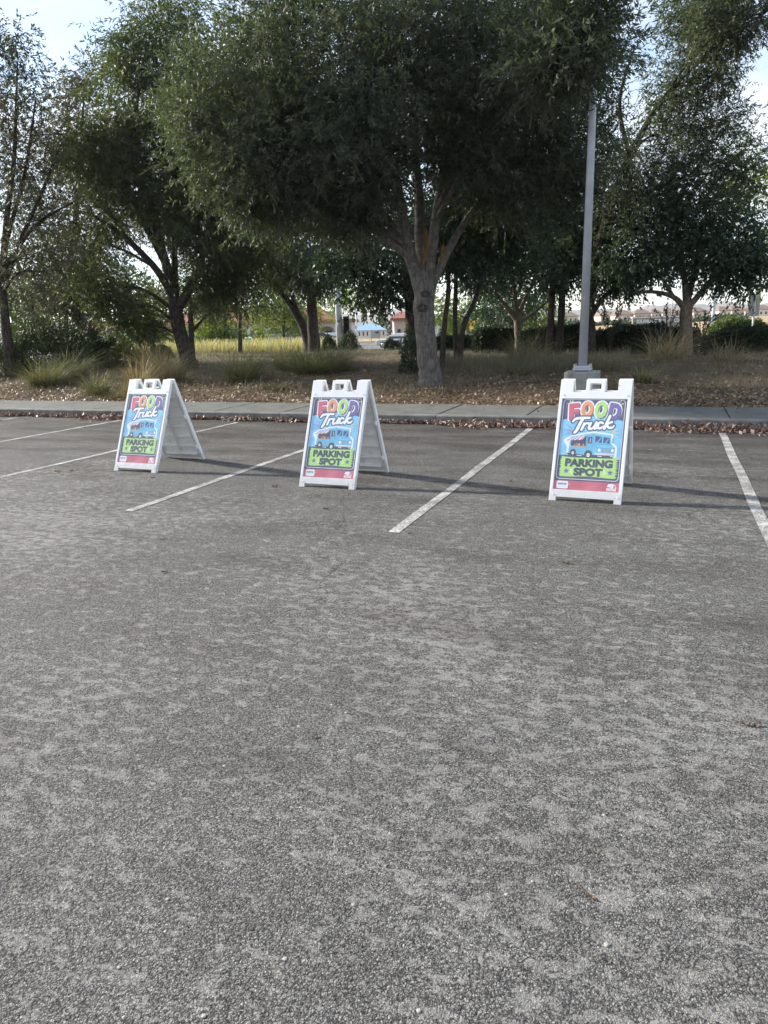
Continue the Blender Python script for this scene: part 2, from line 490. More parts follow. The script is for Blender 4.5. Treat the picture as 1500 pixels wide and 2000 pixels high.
M['ash_leaf'] = leaf_mat('ash_leaf', [(0.028, 0.039, 0.027), (0.052, 0.068, 0.045), (0.082, 0.096, 0.068), (0.128, 0.140, 0.108)], 0.32, (1.5, 1.7, 0.7), rough=0.55, spec=0.3)
M['lime_ash_leaf'] = leaf_mat('lime_ash_leaf', [(0.024, 0.036, 0.019), (0.043, 0.060, 0.028), (0.066, 0.084, 0.040), (0.100, 0.112, 0.060)], 0.38, (1.8, 1.9, 0.6))
M['brown_leaf'] = leaf_mat('bronze_leaf', [(0.034, 0.042, 0.027), (0.058, 0.066, 0.042), (0.082, 0.078, 0.052), (0.105, 0.112, 0.074)], 0.32, (1.35, 1.4, 0.75))
M['broad_leaf'] = leaf_mat('broad_leaf', [(0.018, 0.035, 0.022), (0.036, 0.060, 0.036), (0.058, 0.086, 0.053), (0.092, 0.122, 0.085)], 0.28, (1.4, 1.6, 0.7))
M['bright_leaf'] = leaf_mat('bright_leaf', [(0.06, 0.10, 0.02), (0.095, 0.135, 0.028), (0.14, 0.17, 0.04)], 0.5, (2.0, 2.0, 0.5))
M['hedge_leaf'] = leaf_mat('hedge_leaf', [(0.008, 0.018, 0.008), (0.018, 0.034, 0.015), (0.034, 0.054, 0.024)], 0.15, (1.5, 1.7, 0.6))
M['trim_hedge_leaf'] = leaf_mat('sunny_hedge_leaf', [(0.05, 0.085, 0.02), (0.085, 0.125, 0.03), (0.12, 0.16, 0.045)], 0.25, (1.6, 1.7, 0.5))  # lighter copy of the hedge leaf, with sunlight put into its colour
M['shrub_leaf'] = leaf_mat('shrub_leaf', [(0.014, 0.028, 0.012), (0.028, 0.046, 0.020), (0.05, 0.072, 0.030)], 0.25, (1.5, 1.7, 0.6))
M['grass_green'] = leaf_mat('green_grass', [(0.070, 0.085, 0.040), (0.115, 0.125, 0.060), (0.18, 0.17, 0.095)], 0.35, (1.3, 1.35, 0.7), clump=2.5)
M['grass_gold'] = leaf_mat('golden_grass', [(0.14, 0.115, 0.06), (0.22, 0.18, 0.095), (0.31, 0.26, 0.15)], 0.4, (1.3, 1.2, 0.8), clump=2.5)
M['grass_grey'] = leaf_mat('grey_dry_grass', [(0.125, 0.112, 0.076), (0.20, 0.18, 0.125), (0.29, 0.27, 0.20)], 0.35, (1.2, 1.2, 0.8), clump=2.5)
M['grass_tall'] = leaf_mat('pale_tall_grass', [(0.23, 0.215, 0.11), (0.37, 0.34, 0.19), (0.53, 0.48, 0.32)], 0.45, (1.3, 1.3, 0.7), clump=1.0)
M['litter'] = leaf_mat('fallen_leaf', [(0.095, 0.062, 0.042), (0.18, 0.125, 0.084), (0.28, 0.205, 0.142), (0.42, 0.33, 0.235)], 0.12, (1.3, 1.1, 0.8), clump=3.0)
M['gutter_litter'] = leaf_mat('gutter_leaf', [(0.075, 0.042, 0.036), (0.145, 0.090, 0.074), (0.23, 0.158, 0.128), (0.38, 0.29, 0.24)], 0.12, (1.3, 1.1, 0.9), clump=4.0)
M['dead_leaf'] = leaf_mat('dead_leaf', [(0.15, 0.085, 0.035), (0.24, 0.145, 0.065), (0.31, 0.20, 0.10)], 0.3, (1.3, 1.1, 0.7))
M['galvanised'] = noisy('galvanised_pole', (0.40, 0.42, 0.46), (0.50, 0.52, 0.56), 3, 0.55, metallic=0.15, spec=0.4)
M['white_pole'] = noisy('white_pole', (0.55, 0.60, 0.65), (0.66, 0.70, 0.74), 2, 0.5)
M['dark_metal'] = noisy('dark_metal', (0.03, 0.03, 0.032), (0.05, 0.05, 0.052), 4, 0.6)
M['grey_metal'] = noisy('grey_metal', (0.28, 0.28, 0.28), (0.36, 0.36, 0.36), 4, 0.55)
M['yellow_sign'] = noisy('yellow_sign', (0.75, 0.40, 0.02), (0.82, 0.46, 0.03), 3, 0.5)
M['stucco'] = noisy('beige_stucco', (0.46, 0.41, 0.33), (0.54, 0.49, 0.40), 0.6, 0.9)
M['pale_stucco'] = noisy('white_stucco', (0.62, 0.58, 0.52), (0.70, 0.66, 0.60), 0.6, 0.9)
M['pink_stucco'] = noisy('pink_stucco', (0.62, 0.46, 0.36), (0.70, 0.54, 0.43), 0.6, 0.9)
M['red_tile'] = noisy('red_tile', (0.24, 0.095, 0.07), (0.33, 0.14, 0.10), 2.0, 0.8, 0.4, 8)
M['brown_roof'] = noisy('brown_roof', (0.17, 0.12, 0.10), (0.25, 0.18, 0.14), 1.0, 0.85)
M['blue_roof'] = noisy('blue_metal_roof', (0.20, 0.36, 0.50), (0.26, 0.42, 0.56), 1.0, 0.5)
M['glass'] = noisy('window_glass', (0.018, 0.022, 0.027), (0.035, 0.042, 0.05), 1.0, 0.12, spec=0.6)
M['hill'] = noisy('dry_hill', (0.20, 0.17, 0.13), (0.085, 0.085, 0.07), 0.012, 0.95, detail=8, lo=0.4, hi=0.62)
M['rubber'] = noisy('tyre_rubber', (0.012, 0.012, 0.012), (0.022, 0.022, 0.022), 10, 0.85)
M['rim'] = noisy('wheel_rim', (0.45, 0.45, 0.46), (0.55, 0.55, 0.56), 5, 0.35, metallic=0.7)
M['lamp'] = noisy('lamp_glass', (0.75, 0.75, 0.73), (0.8, 0.8, 0.78), 5, 0.2, spec=0.6)
M['tail'] = noisy('tail_glass', (0.30, 0.02, 0.02), (0.36, 0.03, 0.03), 5, 0.25)
for nm, a, b in (('car_white', (0.68, 0.70, 0.72), (0.72, 0.74, 0.76)), ('car_silver', (0.42, 0.46, 0.50), (0.46, 0.50, 0.54)), ('car_navy', (0.02, 0.03, 0.055), (0.03, 0.04, 0.07)), ('car_black', (0.014, 0.016, 0.018), (0.02, 0.022, 0.025))):
    M[nm] = noisy(nm, a, b, 1.0, 0.25, spec=0.5)
def plastic_mat(name, c1, c2):
    mt = noisy(name, c1, c2, 9, 0.45, 0.12, 120, spec=0.4, dist=0.002, lo=0.25, hi=0.6)
    t = mt.node_tree; p = t.nodes['Principled BSDF']; L = t.links.new
    src = p.inputs['Base Color'].links[0].from_socket
    tc = t.nodes.new('ShaderNodeTexCoord')
    n = N(t, 'ShaderNodeTexNoise', Scale=26.0, Detail=5.0, Roughness=0.6); L(tc.outputs['Object'], n.inputs['Vector'])
    r1 = ramp(t, [(0.675, (0, 0, 0)), (0.72, (1, 1, 1))], n.outputs['Fac'])
    oi = t.nodes.new('ShaderNodeObjectInfo')
    va = N(t, 'ShaderNodeVectorMath', operation='ADD'); L(tc.outputs['Object'], va.inputs[0]); L(oi.outputs['Location'], va.inputs[1]); L(va.outputs[0], n.inputs['Vector'])
    m1 = t.nodes.new('ShaderNodeMixRGB'); m1.inputs['Color2'].default_value = (0.22, 0.20, 0.18, 1)
    L(r1.outputs[0], m1.inputs['Fac']); L(src, m1.inputs['Color1'])
    sz = t.nodes.new('ShaderNodeSeparateXYZ'); L(tc.outputs['Object'], sz.inputs[0])
    n2 = N(t, 'ShaderNodeTexNoise', Scale=14.0, Detail=5.0); L(va.outputs[0], n2.inputs['Vector'])
    ad = N(t, 'ShaderNodeMath', operation='MULTIPLY_ADD'); ad.inputs[1].default_value = -0.16; L(n2.outputs['Fac'], ad.inputs[0]); L(sz.outputs['Z'], ad.inputs[2])
    r2 = ramp(t, [(0.0, (1, 1, 1)), (0.05, (0, 0, 0))], ad.outputs[0])
    f2 = N(t, 'ShaderNodeMath', operation='MULTIPLY'); f2.inputs[1].default_value = 0.30; L(r2.outputs[0], f2.inputs[0])
    m2 = t.nodes.new('ShaderNodeMixRGB'); m2.inputs['Color2'].default_value = (0.30, 0.28, 0.25, 1)
    L(f2.outputs[0], m2.inputs['Fac']); L(m1.outputs[0], m2.inputs['Color1'])
    L(m2.outputs[0], p.inputs['Base Color'])
    return mt


M['plastic'] = plastic_mat('white_plastic', (0.80, 0.80, 0.795), (0.87, 0.87, 0.865))
M['plastic_inner'] = noisy('worn_white_plastic', (0.72, 0.71, 0.68), (0.80, 0.79, 0.77), 7, 0.5, 0.1, 120, spec=0.35, dist=0.002)
M['shingle'] = noisy('cut_stone', (0.30, 0.29, 0.27), (0.42, 0.41, 0.38), 6, 0.9)
M['bone'] = noisy('bleached_twig', (0.42, 0.36, 0.27), (0.55, 0.48, 0.38), 30, 0.85)

# ------------------------------------------------------------------ ground, lot, sidewalk
def sheet(name, S, D, hfun, mat, kind='structure', parent=None):
    SS, DD = np.meshgrid(S, D, indexing='ij')
    Z = hfun(SS, DD)
    V = SS[..., None] * ES + DD[..., None] * ED
    V[..., 2] = Z
    ns, nd = len(S), len(D)
    idx = np.arange(ns * nd).reshape(ns, nd)
    Fq = np.stack([idx[:-1, :-1], idx[1:, :-1], idx[1:, 1:], idx[:-1, 1:]], -1).reshape(-1, 4)
    me = indexed_mesh(name, V.reshape(-1, 3), Fq, mat, True)
    o = obj(name, me, parent)
    if kind: o['kind'] = kind
    return o


gS = np.concatenate([[-4000, -2500, -1500, -900, -600, -400, -260, -180, -120, -90, -70], np.arange(-55, 40, 0.75), [45, 55, 70, 90, 120, 160, 210, 280, 400, 600, 900, 1500, 2500, 4000]])
gD = np.concatenate([[-4000, -1500, -400, -100, -30, 0, 8, 12.0], np.arange(13.0, 50, 0.6), [50, 54, 58, 62, 66, 70, 74, 78, 82, 88, 95, 108, 118, 120, 140, 160, 190, 220, 250, 280, 320, 360, 410, 500, 700, 1000, 1500, 2500, 4000]])
ground = sheet('ground', gS, gD, ground_h, None)


def ground_mat():
    """soil under the trees, mown and dry grass beyond them, tan fields far off"""
    mt, t, p, o = new_mat('open_ground')
    L = t.links.new
    tc = t.nodes.new('ShaderNodeTexCoord')
    dp = N(t, 'ShaderNodeVectorMath', operation='DOT_PRODUCT'); dp.inputs[1].default_value = tuple(ED)
    L(tc.outputs['Object'], dp.inputs[0])
    n = N(t, 'ShaderNodeTexNoise', Scale=1.6, Detail=8.0, Roughness=0.65); L(tc.outputs['Object'], n.inputs['Vector'])
    n2 = N(t, 'ShaderNodeTexNoise', Scale=0.25, Detail=5.0); L(tc.outputs['Object'], n2.inputs['Vector'])
    soil = ramp(t, [(0.3, (0.065, 0.050, 0.037)), (0.5, (0.120, 0.094, 0.066)), (0.7, (0.185, 0.145, 0.102))], n.outputs['Fac'])
    lawn = ramp(t, [(0.35, (0.075, 0.105, 0.03)), (0.65, (0.15, 0.17, 0.06))], n2.outputs['Fac'])
    field = ramp(t, [(0.35, (0.30, 0.22, 0.12)), (0.65, (0.46, 0.36, 0.22))], n2.outputs['Fac'])
    ad = N(t, 'ShaderNodeMath', operation='MULTIPLY_ADD'); ad.inputs[1].default_value = 8.0
    L(n2.outputs['Fac'], ad.inputs[0]); L(dp.outputs['Value'], ad.inputs[2])
    a = N(t, 'ShaderNodeMapRange'); a.inputs['From Min'].default_value = 41; a.inputs['From Max'].default_value = 44; L(ad.outputs[0], a.inputs['Value'])
    b = N(t, 'ShaderNodeMapRange'); b.inputs['From Min'].default_value = 88; b.inputs['From Max'].default_value = 92; L(ad.outputs[0], b.inputs['Value'])
    m1 = t.nodes.new('ShaderNodeMixRGB'); L(a.outputs[0], m1.inputs['Fac']); L(soil.outputs[0], m1.inputs['Color1']); L(lawn.outputs[0], m1.inputs['Color2'])
    m2 = t.nodes.new('ShaderNodeMixRGB'); L(b.outputs[0], m2.inputs['Fac']); L(m1.outputs[0], m2.inputs['Color1']); L(field.outputs[0], m2.inputs['Color2'])
    L(m2.outputs[0], p.inputs['Base Color'])
    p.inputs['Roughness'].default_value = 0.95
    p.inputs['Specular IOR Level'].default_value = 0.1
    nb = N(t, 'ShaderNodeTexNoise', Scale=14.0, Detail=6.0, Roughness=0.7); L(tc.outputs['Object'], nb.inputs['Vector'])
    bb = N(t, 'ShaderNodeBump', Strength=0.9, Distance=0.06); L(nb.outputs['Fac'], bb.inputs['Height']); L(bb.outputs['Normal'], p.inputs['Normal'])
    return mt


ground.data.materials.append(ground_mat())
lot = sheet('parking_lot', np.linspace(-70, 70, 15), np.linspace(-60, 11.5, 15), lambda s, d: 0 * s, M['asphalt'])


def strip(name, s0, s1, d0, d1, z, mat, parent):
    n = max(2, int(abs(d1 - d0) / 0.5))
    D = np.linspace(d0, d1, n)
    jl = 0.006 * np.sin(D * 9 + s0) + 0.004 * np.sin(D * 23)
    V = []
    for k, dd in enumerate(D):
        V += [sd(s0 + jl[k], dd, z), sd(s1 + jl[k] * 0.6, dd, z)]
    Fq = [[2 * k, 2 * k + 1, 2 * k + 3, 2 * k + 2] for k in range(n - 1)]
    return obj(name, indexed_mesh(name, np.array(V), np.array(Fq), mat), parent)


for s0 in (0.77, -1.94, -4.57, -7.28, -9.93, -12.69, -15.4, 3.47):
    strip('stall_line', s0 - 0.047, s0 + 0.047, 5.08 + 0.04 * math.sin(s0 * 7), 11.12, 0.004, M['paint'], lot)

sidewalk = empty('sidewalk', (0, 0, 0), 0, None, None, None, 'structure')
J = [-0.6 + 1.503 * k for k in range(-16, 9)]
slab_me = None
for a in J:
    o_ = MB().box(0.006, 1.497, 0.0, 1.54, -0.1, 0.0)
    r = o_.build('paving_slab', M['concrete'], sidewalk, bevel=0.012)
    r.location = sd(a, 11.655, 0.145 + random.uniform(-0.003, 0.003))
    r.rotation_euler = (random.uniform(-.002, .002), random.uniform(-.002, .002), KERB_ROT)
for a in J[::2]:
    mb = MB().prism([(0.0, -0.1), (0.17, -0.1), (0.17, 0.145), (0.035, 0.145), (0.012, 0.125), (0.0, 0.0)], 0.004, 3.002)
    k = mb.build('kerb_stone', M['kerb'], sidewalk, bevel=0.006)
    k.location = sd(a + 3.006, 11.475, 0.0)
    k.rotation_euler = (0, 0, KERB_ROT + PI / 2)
    # prism runs along local y, profile along local x
# far road seen between the trunks
def road_h(s, d): return np.interp(d, _HD, _HZ) + 0.03
road = sheet('road', np.linspace(-200, 60, 53), np.array([62, 66, 74, 82.0, 95, 108, 118]), road_h, M['road'])
for d0, d1 in ((60.6, 61.9), (118.1, 119.3)):
    k = sheet('road_kerb', np.linspace(-200, 60, 53), np.array([d0, d1]), lambda s, d: road_h(s, d) + 0.13, M['pale_concrete'], None, road)
for d0, d1 in ((66.2, 66.6), (76.0, 76.6), (92.0, 93.0)):
    sheet('lane_line', np.linspace(-200, 60, 53), np.array([d0, d1]), lambda s, d: road_h(s, d) + 0.02, M['pale_concrete'], None, road)

# hills on the horizon
def hills():
    xs = np.linspace(-2600, 3000, 260)
    rows = [0, 120, 260, 420, 600, 800]
    prof = [0.0, 0.28, 0.55, 0.82, 1.0, 0.9]
    Vh = []
    for x in xs:
        top = 76 + 8 * math.sin(x * 0.0031 + 0.6) + 9 * math.sin(x * 0.0089 + 2.0) + 8 * math.sin(x * 0.021) + 4 * math.sin(x * 0.053 + 1)
        for rr, pf in zip(rows, prof):
            z = -3 + top * pf + 7 * math.sin(x * 0.018 + rr * 0.01) * pf + 5 * math.sin(x * 0.05 + rr * 0.02) * pf
            Vh.append((x, 2700 + rr + 60 * math.sin(x * 0.004), z))
    nr = len(rows); nx = len(xs)
    idx = np.arange(nx * nr).reshape(nx, nr)
    Fq = np.stack([idx[:-1, :-1], idx[1:, :-1], idx[1:, 1:], idx[:-1, 1:]], -1).reshape(-1, 4)
    o = obj('hills', indexed_mesh('hills', np.array(Vh), Fq, M['hill'], True))
    o['kind'] = 'structure'


hills()

# ------------------------------------------------------------------ trees
def norm(v):
    return v / np.maximum(np.linalg.norm(v, axis=-1, keepdims=True), 1e-9)


class Tubes:
    def __init__(s): s.V = []; s.F = []; s.n = 0

    def add(s, P, R, k=6):
        P = np.asarray(P, float); R = np.asarray(R, float)
        m_ = len(P)
        T = np.gradient(P, axis=0); T = norm(T)
        ref = np.array([0.31, 0.87, 0.2]) if abs(T[0][2]) > 0.7 else np.array([0.1, 0.2, 1.0])
        A = norm(np.cross(T, ref)); B = np.cross(T, A)
        ang = np.arange(k) * 2 * PI / k
        ring = P[:, None, :] + R[:, None, None] * (A[:, None, :] * np.cos(ang)[None, :, None] + B[:, None, :] * np.sin(ang)[None, :, None])
        s.V.append(ring.reshape(-1, 3))
        i = np.arange(m_ - 1)[:, None] * k; j = np.arange(k)[None, :]
        a = i + j; b = i + (j + 1) % k
        s.F.append((np.stack([a, b, b + k, a + k], -1).reshape(-1, 4)) + s.n)
        s.n += m_ * k

    def build(s, name, mat, parent):
        return obj(name, indexed_mesh(name, np.concatenate(s.V), np.concatenate(s.F), mat, True), parent)


def smooth_path(pts, n=10):
    """Catmull-Rom through (x, y, z, r) rows"""
    P = np.asarray(pts, float)
    if len(P) < 3:
        t = np.linspace(0, 1, n)[:, None]
        return P[0] * (1 - t) + P[-1] * t
    Q = np.vstack([2 * P[0] - P[1], P, 2 * P[-1] - P[-2]])
    out = []
    for i in range(1, len(Q) - 2):
        t = np.linspace(0, 1, n, endpoint=False)[:, None]
        a, b, c, d = Q[i - 1], Q[i], Q[i + 1], Q[i + 2]
        out.append(0.5 * (2 * b + (c - a) * t + (2 * a - 5 * b + 4 * c - d) * t ** 2 + (3 * b - a - 3 * c + d) * t ** 3))
    out.append(P[-1][None])
    return np.vstack(out)


def leaf_quads(base, D, L, W, r):
    side = norm(np.cross(D, r.normal(size=D.shape)))
    nrm = np.cross(D, side)
    mid = base + D * (L * 0.45)[:, None] + nrm * (L * r.uniform(-.12, .12, len(L)))[:, None]
    tip = base + D * L[:, None]
    w = (W * 0.5)[:, None]
    return np.stack([base, mid + side * w, tip, mid - side * w], 1)


def spray_leaves(P, D, n, LS, ll, lw, droop, r, spread=0.9):
    """pinnate sprays: n leaflets along each stalk"""
    S = len(P)
    t = (np.arange(n) + 0.5) / n
    Ls = LS * r.uniform(0.6, 1.25, S)
    g = np.array([0, 0, -1.0])
    st = P[:, None, :] + D[:, None, :] * (t[None, :] * Ls[:, None])[..., None] + g * (droop * 0.55 * (t[None, :] ** 2) * Ls[:, None])[..., None]
    ld = D[:, None, :] * 0.75 + r.normal(size=(S, n, 3)) * spread * 0.55 + g * droop * 0.8
    ld = norm(ld).reshape(-1, 3)
    k = S * n
    return leaf_quads(st.reshape(-1, 3), ld, ll * r.uniform(0.6, 1.25, k), lw * r.uniform(0.7, 1.2, k), r)


def tree(name, label, trunks, lobes, leaf, bark, group, clusters=22, sprays=30, n=10, LS=0.34, ll=0.10, lw=0.022,
         droop=0.5, cr=0.42, seed=1, gaps=0.0, twig_r=0.012, cat='tree', spread=0.9, flat=0.8):
    """trunks: paths of (x, y, z, r); lobes: (centre, radius) of the crown's masses"""
    r = np.random.default_rng(seed)
    base = np.array(trunks[0][0][:3])
    root = empty(name, tuple(base), 0, label, cat, group)
    inv = -base
    tr = Tubes(); br = Tubes()
    skel = []
    for k, path in enumerate(trunks):
        Q = smooth_path(path, 8)
        tt = np.arange(len(Q))
        Q[:, 0] += Q[:, 3] * 0.04 * np.sin(tt * 0.7 + r.uniform(0, 6)) * (tt > 3)
        Q[:, 3] *= 1 + 0.014 * np.sin(tt * 0.9 + r.uniform(0, 6))
        tr.add(Q[:, :3] + inv, Q[:, 3], 14 if Q[0, 3] > 0.12 else 8)
        skel.append(Q)
    SK = np.vstack(skel)
    leaves = []
    for c, rad in lobes:
        c = np.asarray(c, float)
        rad3 = np.array([rad, rad, rad * flat]) if np.isscalar(rad) else np.asarray(rad, float)
        # a limb reaches the lobe from the nearest lower part of the skeleton
        dv = c - SK[:, :3]
        cost = np.linalg.norm(dv, axis=1) + 2.2 * np.maximum(0, SK[:, 2] - c[2] + 0.35 * np.linalg.norm(dv[:, :2], axis=1))
        j = int(np.argmin(cost))
        a = SK[j, :3]; ra = min(SK[j, 3] * 0.6, 0.02 + 0.022 * np.linalg.norm(dv[j]))
        mid = (a + c) / 2 + np.array([0, 0, 0.12 * np.linalg.norm(c - a)]) + r.normal(size=3) * 0.1 * rad
        end = c + (c - a) / max(np.linalg.norm(c - a), .1) * rad3[0] * 0.5
        Q = smooth_path([(*a, ra), (*mid, ra * 0.7), (*c, ra * 0.42), (*end, ra * 0.12 + 0.004)], 6)
        br.add(Q[:, :3] + inv, Q[:, 3], 6)
        nC = max(4, int(clusters * (0.7 + 0.3 * rad3[0]) * r.uniform(0.85, 1.15)))
        u = norm(r.normal(size=(nC, 3)))
        rr = r.uniform(0.08, 1.0, nC) ** (1 / 2.4) * np.where(r.uniform(size=nC) < 0.25, r.uniform(1.0, 1.45, nC), 1.0)
        C = c + u * rr[:, None] * rad3
        keep = r.uniform(size=nC) > gaps
        C = C[keep]; u = u[keep]
        for q, uu in zip(C, u):
            i = r.integers(4, len(Q))
            p0 = Q[i, :3]; r0 = min(Q[i, 3] * 0.6, twig_r * 1.6) + 0.003
            mm = (p0 + q) / 2 + np.array([0, 0, 0.08]) + r.normal(size=3) * 0.06
            T = smooth_path([(*p0, r0), (*mm, r0 * 0.65), (*q, r0 * 0.25)], 3)
            br.add(T[:, :3] + inv, T[:, 3], 4)
            kr = r.uniform(0.45, 1.3)
            nS = max(6, int(sprays * r.uniform(0.7, 1.2) * kr ** 1.5))
            rc = cr * kr
            off = r.normal(size=(nS, 3)) * np.array([rc, rc, rc * 0.75]) * 0.62
            D = norm(off * 0.9 / rc + uu * 0.55 + r.normal(size=(nS, 3)) * 0.45 + np.array([0, 0, -droop * 0.6]))
            leaves.append(spray_leaves(q + off + inv, D, n, LS, ll, lw, droop, r, spread))
    tr.build('trunk', bark, root)
    br.build('branches', bark, root)
    obj('crown', quads_mesh('crown', np.concatenate(leaves), leaf), root)
    return root


def lb(lst, dY=0.0, k=1.0):
    """(px, py, Y, radius) -> lobes"""
    return [(pt(a, b, Y + dY), r_ * k) for a, b, Y, r_ in lst]


def path(lst):
    return [(*pt(a, b, Y), r_) for a, b, Y, r_ in lst]


def base_of(px, Y, r_):
    q = gp(px, Y)
    return (q[0], q[1], q[2] - 0.15, r_)


TG = 'trees along the edge of the lot'
# the big ash in the middle
tA = [
    [base_of(841, 17.1, 0.36), (*gp(840, 17.1)[:2], gz(1.2, 17.1) + 0.10, 0.295), (*gp(839, 17.1)[:2], gz(1.2, 17.1) + 0.35, 0.262), *path([(835, 700, 17.1, 0.245), (831, 650, 17.1, 0.238), (828, 610, 17.1, 0.245), (829, 570, 17.1, 0.235), (831, 540, 17.1, 0.18), (832, 515, 17.1, 0.08), (832, 490, 17.1, 0.02)])],
    path([(828, 620, 17.1, 0.11), (820, 565, 17.1, 0.155), (806, 515, 17.0, 0.15), (793, 465, 16.9, 0.135), (780, 390, 16.7, 0.11), (752, 260, 16.4, 0.11), (720, 110, 16.2, 0.07), (700, -60, 16.2, 0.03)]),
    path([(831, 620, 17.1, 0.11), (835, 555, 17.1, 0.14), (842, 500, 17.0, 0.13), (852, 430, 16.9, 0.115), (872, 320, 16.6, 0.14), (890, 220, 16.4, 0.11), (898, 80, 16.3, 0.07), (890, -120, 16.3, 0.03)]),
    path([(832, 620, 17.15, 0.10), (842, 560, 17.15, 0.125), (860, 520, 17.2, 0.105), (876, 488, 17.3, 0.095), (905, 440, 17.4, 0.08), (970, 350, 17.4, 0.06), (1080, 260, 17.3, 0.045)]),
    path([(830, 545, 17.3, 0.15), (822, 470, 17.6, 0.14), (818, 380, 17.8, 0.11), (810, 230, 18.0, 0.08), (830, 40, 18.0, 0.04)]),
    path([(884, 250, 16.5, 0.09), (940, 205, 16.0, 0.07), (1030, 178, 15.6, 0.045), (1100, 150, 15.4, 0.02)]),
    path([(770, 340, 16.6, 0.09), (690, 260, 16.0, 0.07), (590, 230, 15.5, 0.045), (500, 240, 15.2, 0.02)]),
]
lA = lb([(430, 270, 15.4, 1.1), (500, 200, 15.2, 1.3), (455, 320, 15.6, 0.85), (560, 290, 15.2, 1.15), (610, 130, 15.4, 1.6), (505, 90, 16.2, 0.9), (655, 325, 15.4, 1.0), (715, 270, 15.0, 1.15),
         (690, 190, 14.6, 1.3), (760, 110, 14.4, 1.7), (700, -10, 16, 1.9), (575, 10, 16.2, 1.1), (900, 110, 14.6, 1.5), (985, 50, 15.0, 1.5), (960, 210, 15.2, 1.15), (1040, 160, 15.5, 1.2), (905, 270, 15.6, 0.8),
         (1000, 290, 16.2, 1.1), (1070, 240, 16.5, 1.1), (1080, 110, 16.2, 1.2), (1080, 10, 16.4, 1.2), (1040, -80, 16.5, 1.6), (850, -90, 16.2, 2.0), (960, 350, 18.6, 1.0), (695, 415, 16.2, 0.5), (740, 335, 15.6, 0.65), (930, 320, 16.4, 0.7), (1010, 370, 17.0, 0.75), (1085, 370, 17.4, 0.75), (1138, 110, 12.5, 0.35), (480, 380, 16.0, 0.6), (545, 380, 16.2, 0.75), (610, 395, 16.4, 0.7),
         (1130, 300, 17.0, 0.9), (650, 280, 17.5, 1.2), (820, 200, 18.6, 1.4), (980, 180, 18.5, 1.5), (1085, 90, 12.5, 0.6), (1120, 10, 12.6, 0.7), (860, 250, 18.9, 0.9), (530, 240, 17.5, 1.1), (400, 200, 16.4, 0.7), (830, 40, 14.8, 1.1), (620, 230, 14.9, 0.8)])
tree('ash_tree', 'big spreading ash with pale thick forking trunk at the edge of the sidewalk', tA, lA, M['ash_leaf'], M['bark'], TG, clusters=22, sprays=36, n=11, LS=0.33, ll=0.115, lw=0.029, droop=0.18, cr=0.40, seed=3, spread=1.15, twig_r=0.015)

# left tree, dark leaning trunk with a low fork
tB = [
    [base_of(374, 25, 0.30), *path([(360, 680, 25, 0.25), (345, 620, 25, 0.235), (342, 595, 25, 0.23)])],
    path([(343, 600, 25, 0.19), (330, 540, 25, 0.16), (312, 470, 24.8, 0.13), (285, 380, 24.5, 0.10), (260, 280, 24.3, 0.07), (280, 120, 24.2, 0.03)]),
    path([(345, 605, 25, 0.18), (372, 560, 25, 0.14), (398, 490, 25, 0.11), (410, 400, 25, 0.08), (380, 250, 25, 0.05)]),
    path([(340, 580, 25, 0.14), (300, 520, 24.6, 0.11), (240, 460, 24.2, 0.08), (180, 420, 24, 0.04)]),
    path([(343, 590, 25.2, 0.13), (341, 500, 25.4, 0.10), (338, 380, 25.6, 0.08), (330, 200, 25.6, 0.05), (325, 60, 25.6, 0.025)]),
    path([(318, 500, 24.9, 0.08), (275, 420, 24.6, 0.05), (225, 350, 24.4, 0.03)]),
]
lB = lb([(300, 70, 24.5, 1.1), (330, 20, 25, 0.9), (265, 175, 24.3, 1.2), (335, 150, 25, 1.5), (265, 260, 24, 1.3), (228, 240, 24, 0.8), (360, 250, 25, 1.8), (300, 310, 24.5, 1.2), (205, 285, 23.6, 0.8), (270, 115, 24, 0.8), (390, 330, 24.6, 1.3), (395, 150, 25.5, 1.2),
         (420, 420, 24, 1.1), (385, 465, 23.6, 0.9), (410, 360, 24.8, 1.3), (450, 330, 25, 1.3), (470, 420, 25.4, 1.2), (500, 470, 26, 1.0), (180, 330, 24, 0.8), (300, 390, 24.6, 0.7), (245, 350, 24, 0.8), (360, 420, 24.8, 0.8), (215, 420, 24, 0.6), (330, 340, 24.6, 0.9), (440, 240, 25.4, 1.3), (430, 180, 25.6, 1.0), (430, 500, 25, 0.9), (400, 560, 25, 0.6), (240, 600, 24.4, 0.5), (200, 560, 24, 0.7), (330, 420, 25.6, 0.8), (455, 540, 25.5, 0.8), (270, 630, 25, 0.5)])
tB += [path([(322, 520, 24.9, 0.06), (262, 400, 24.6, 0.04), (238, 310, 24.4, 0.02)]), path([(318, 500, 24.9, 0.06), (285, 400, 24.8, 0.04), (268, 300, 24.6, 0.02)]), path([(300, 520, 24.6, 0.06), (230, 440, 24.2, 0.04), (195, 370, 24, 0.015)]),
       path([(306, 525, 24.6, 0.055), (245, 490, 24.3, 0.035), (185, 470, 24, 0.015)]), path([(330, 540, 24.9, 0.06), (300, 430, 24.9, 0.045), (295, 330, 24.8, 0.02)]), path([(372, 560, 25, 0.06), (420, 500, 24.9, 0.04), (450, 450, 24.8, 0.02)])]
tree('ash_tree', 'leaning dark trunked ash with low forking limbs behind the left sandwich board', tB, lB, M['lime_ash_leaf'], M['dark_bark'], TG, clusters=20, sprays=30, n=9, LS=0.38, ll=0.165, lw=0.038, droop=0.35, cr=0.46, seed=8, gaps=0.08)

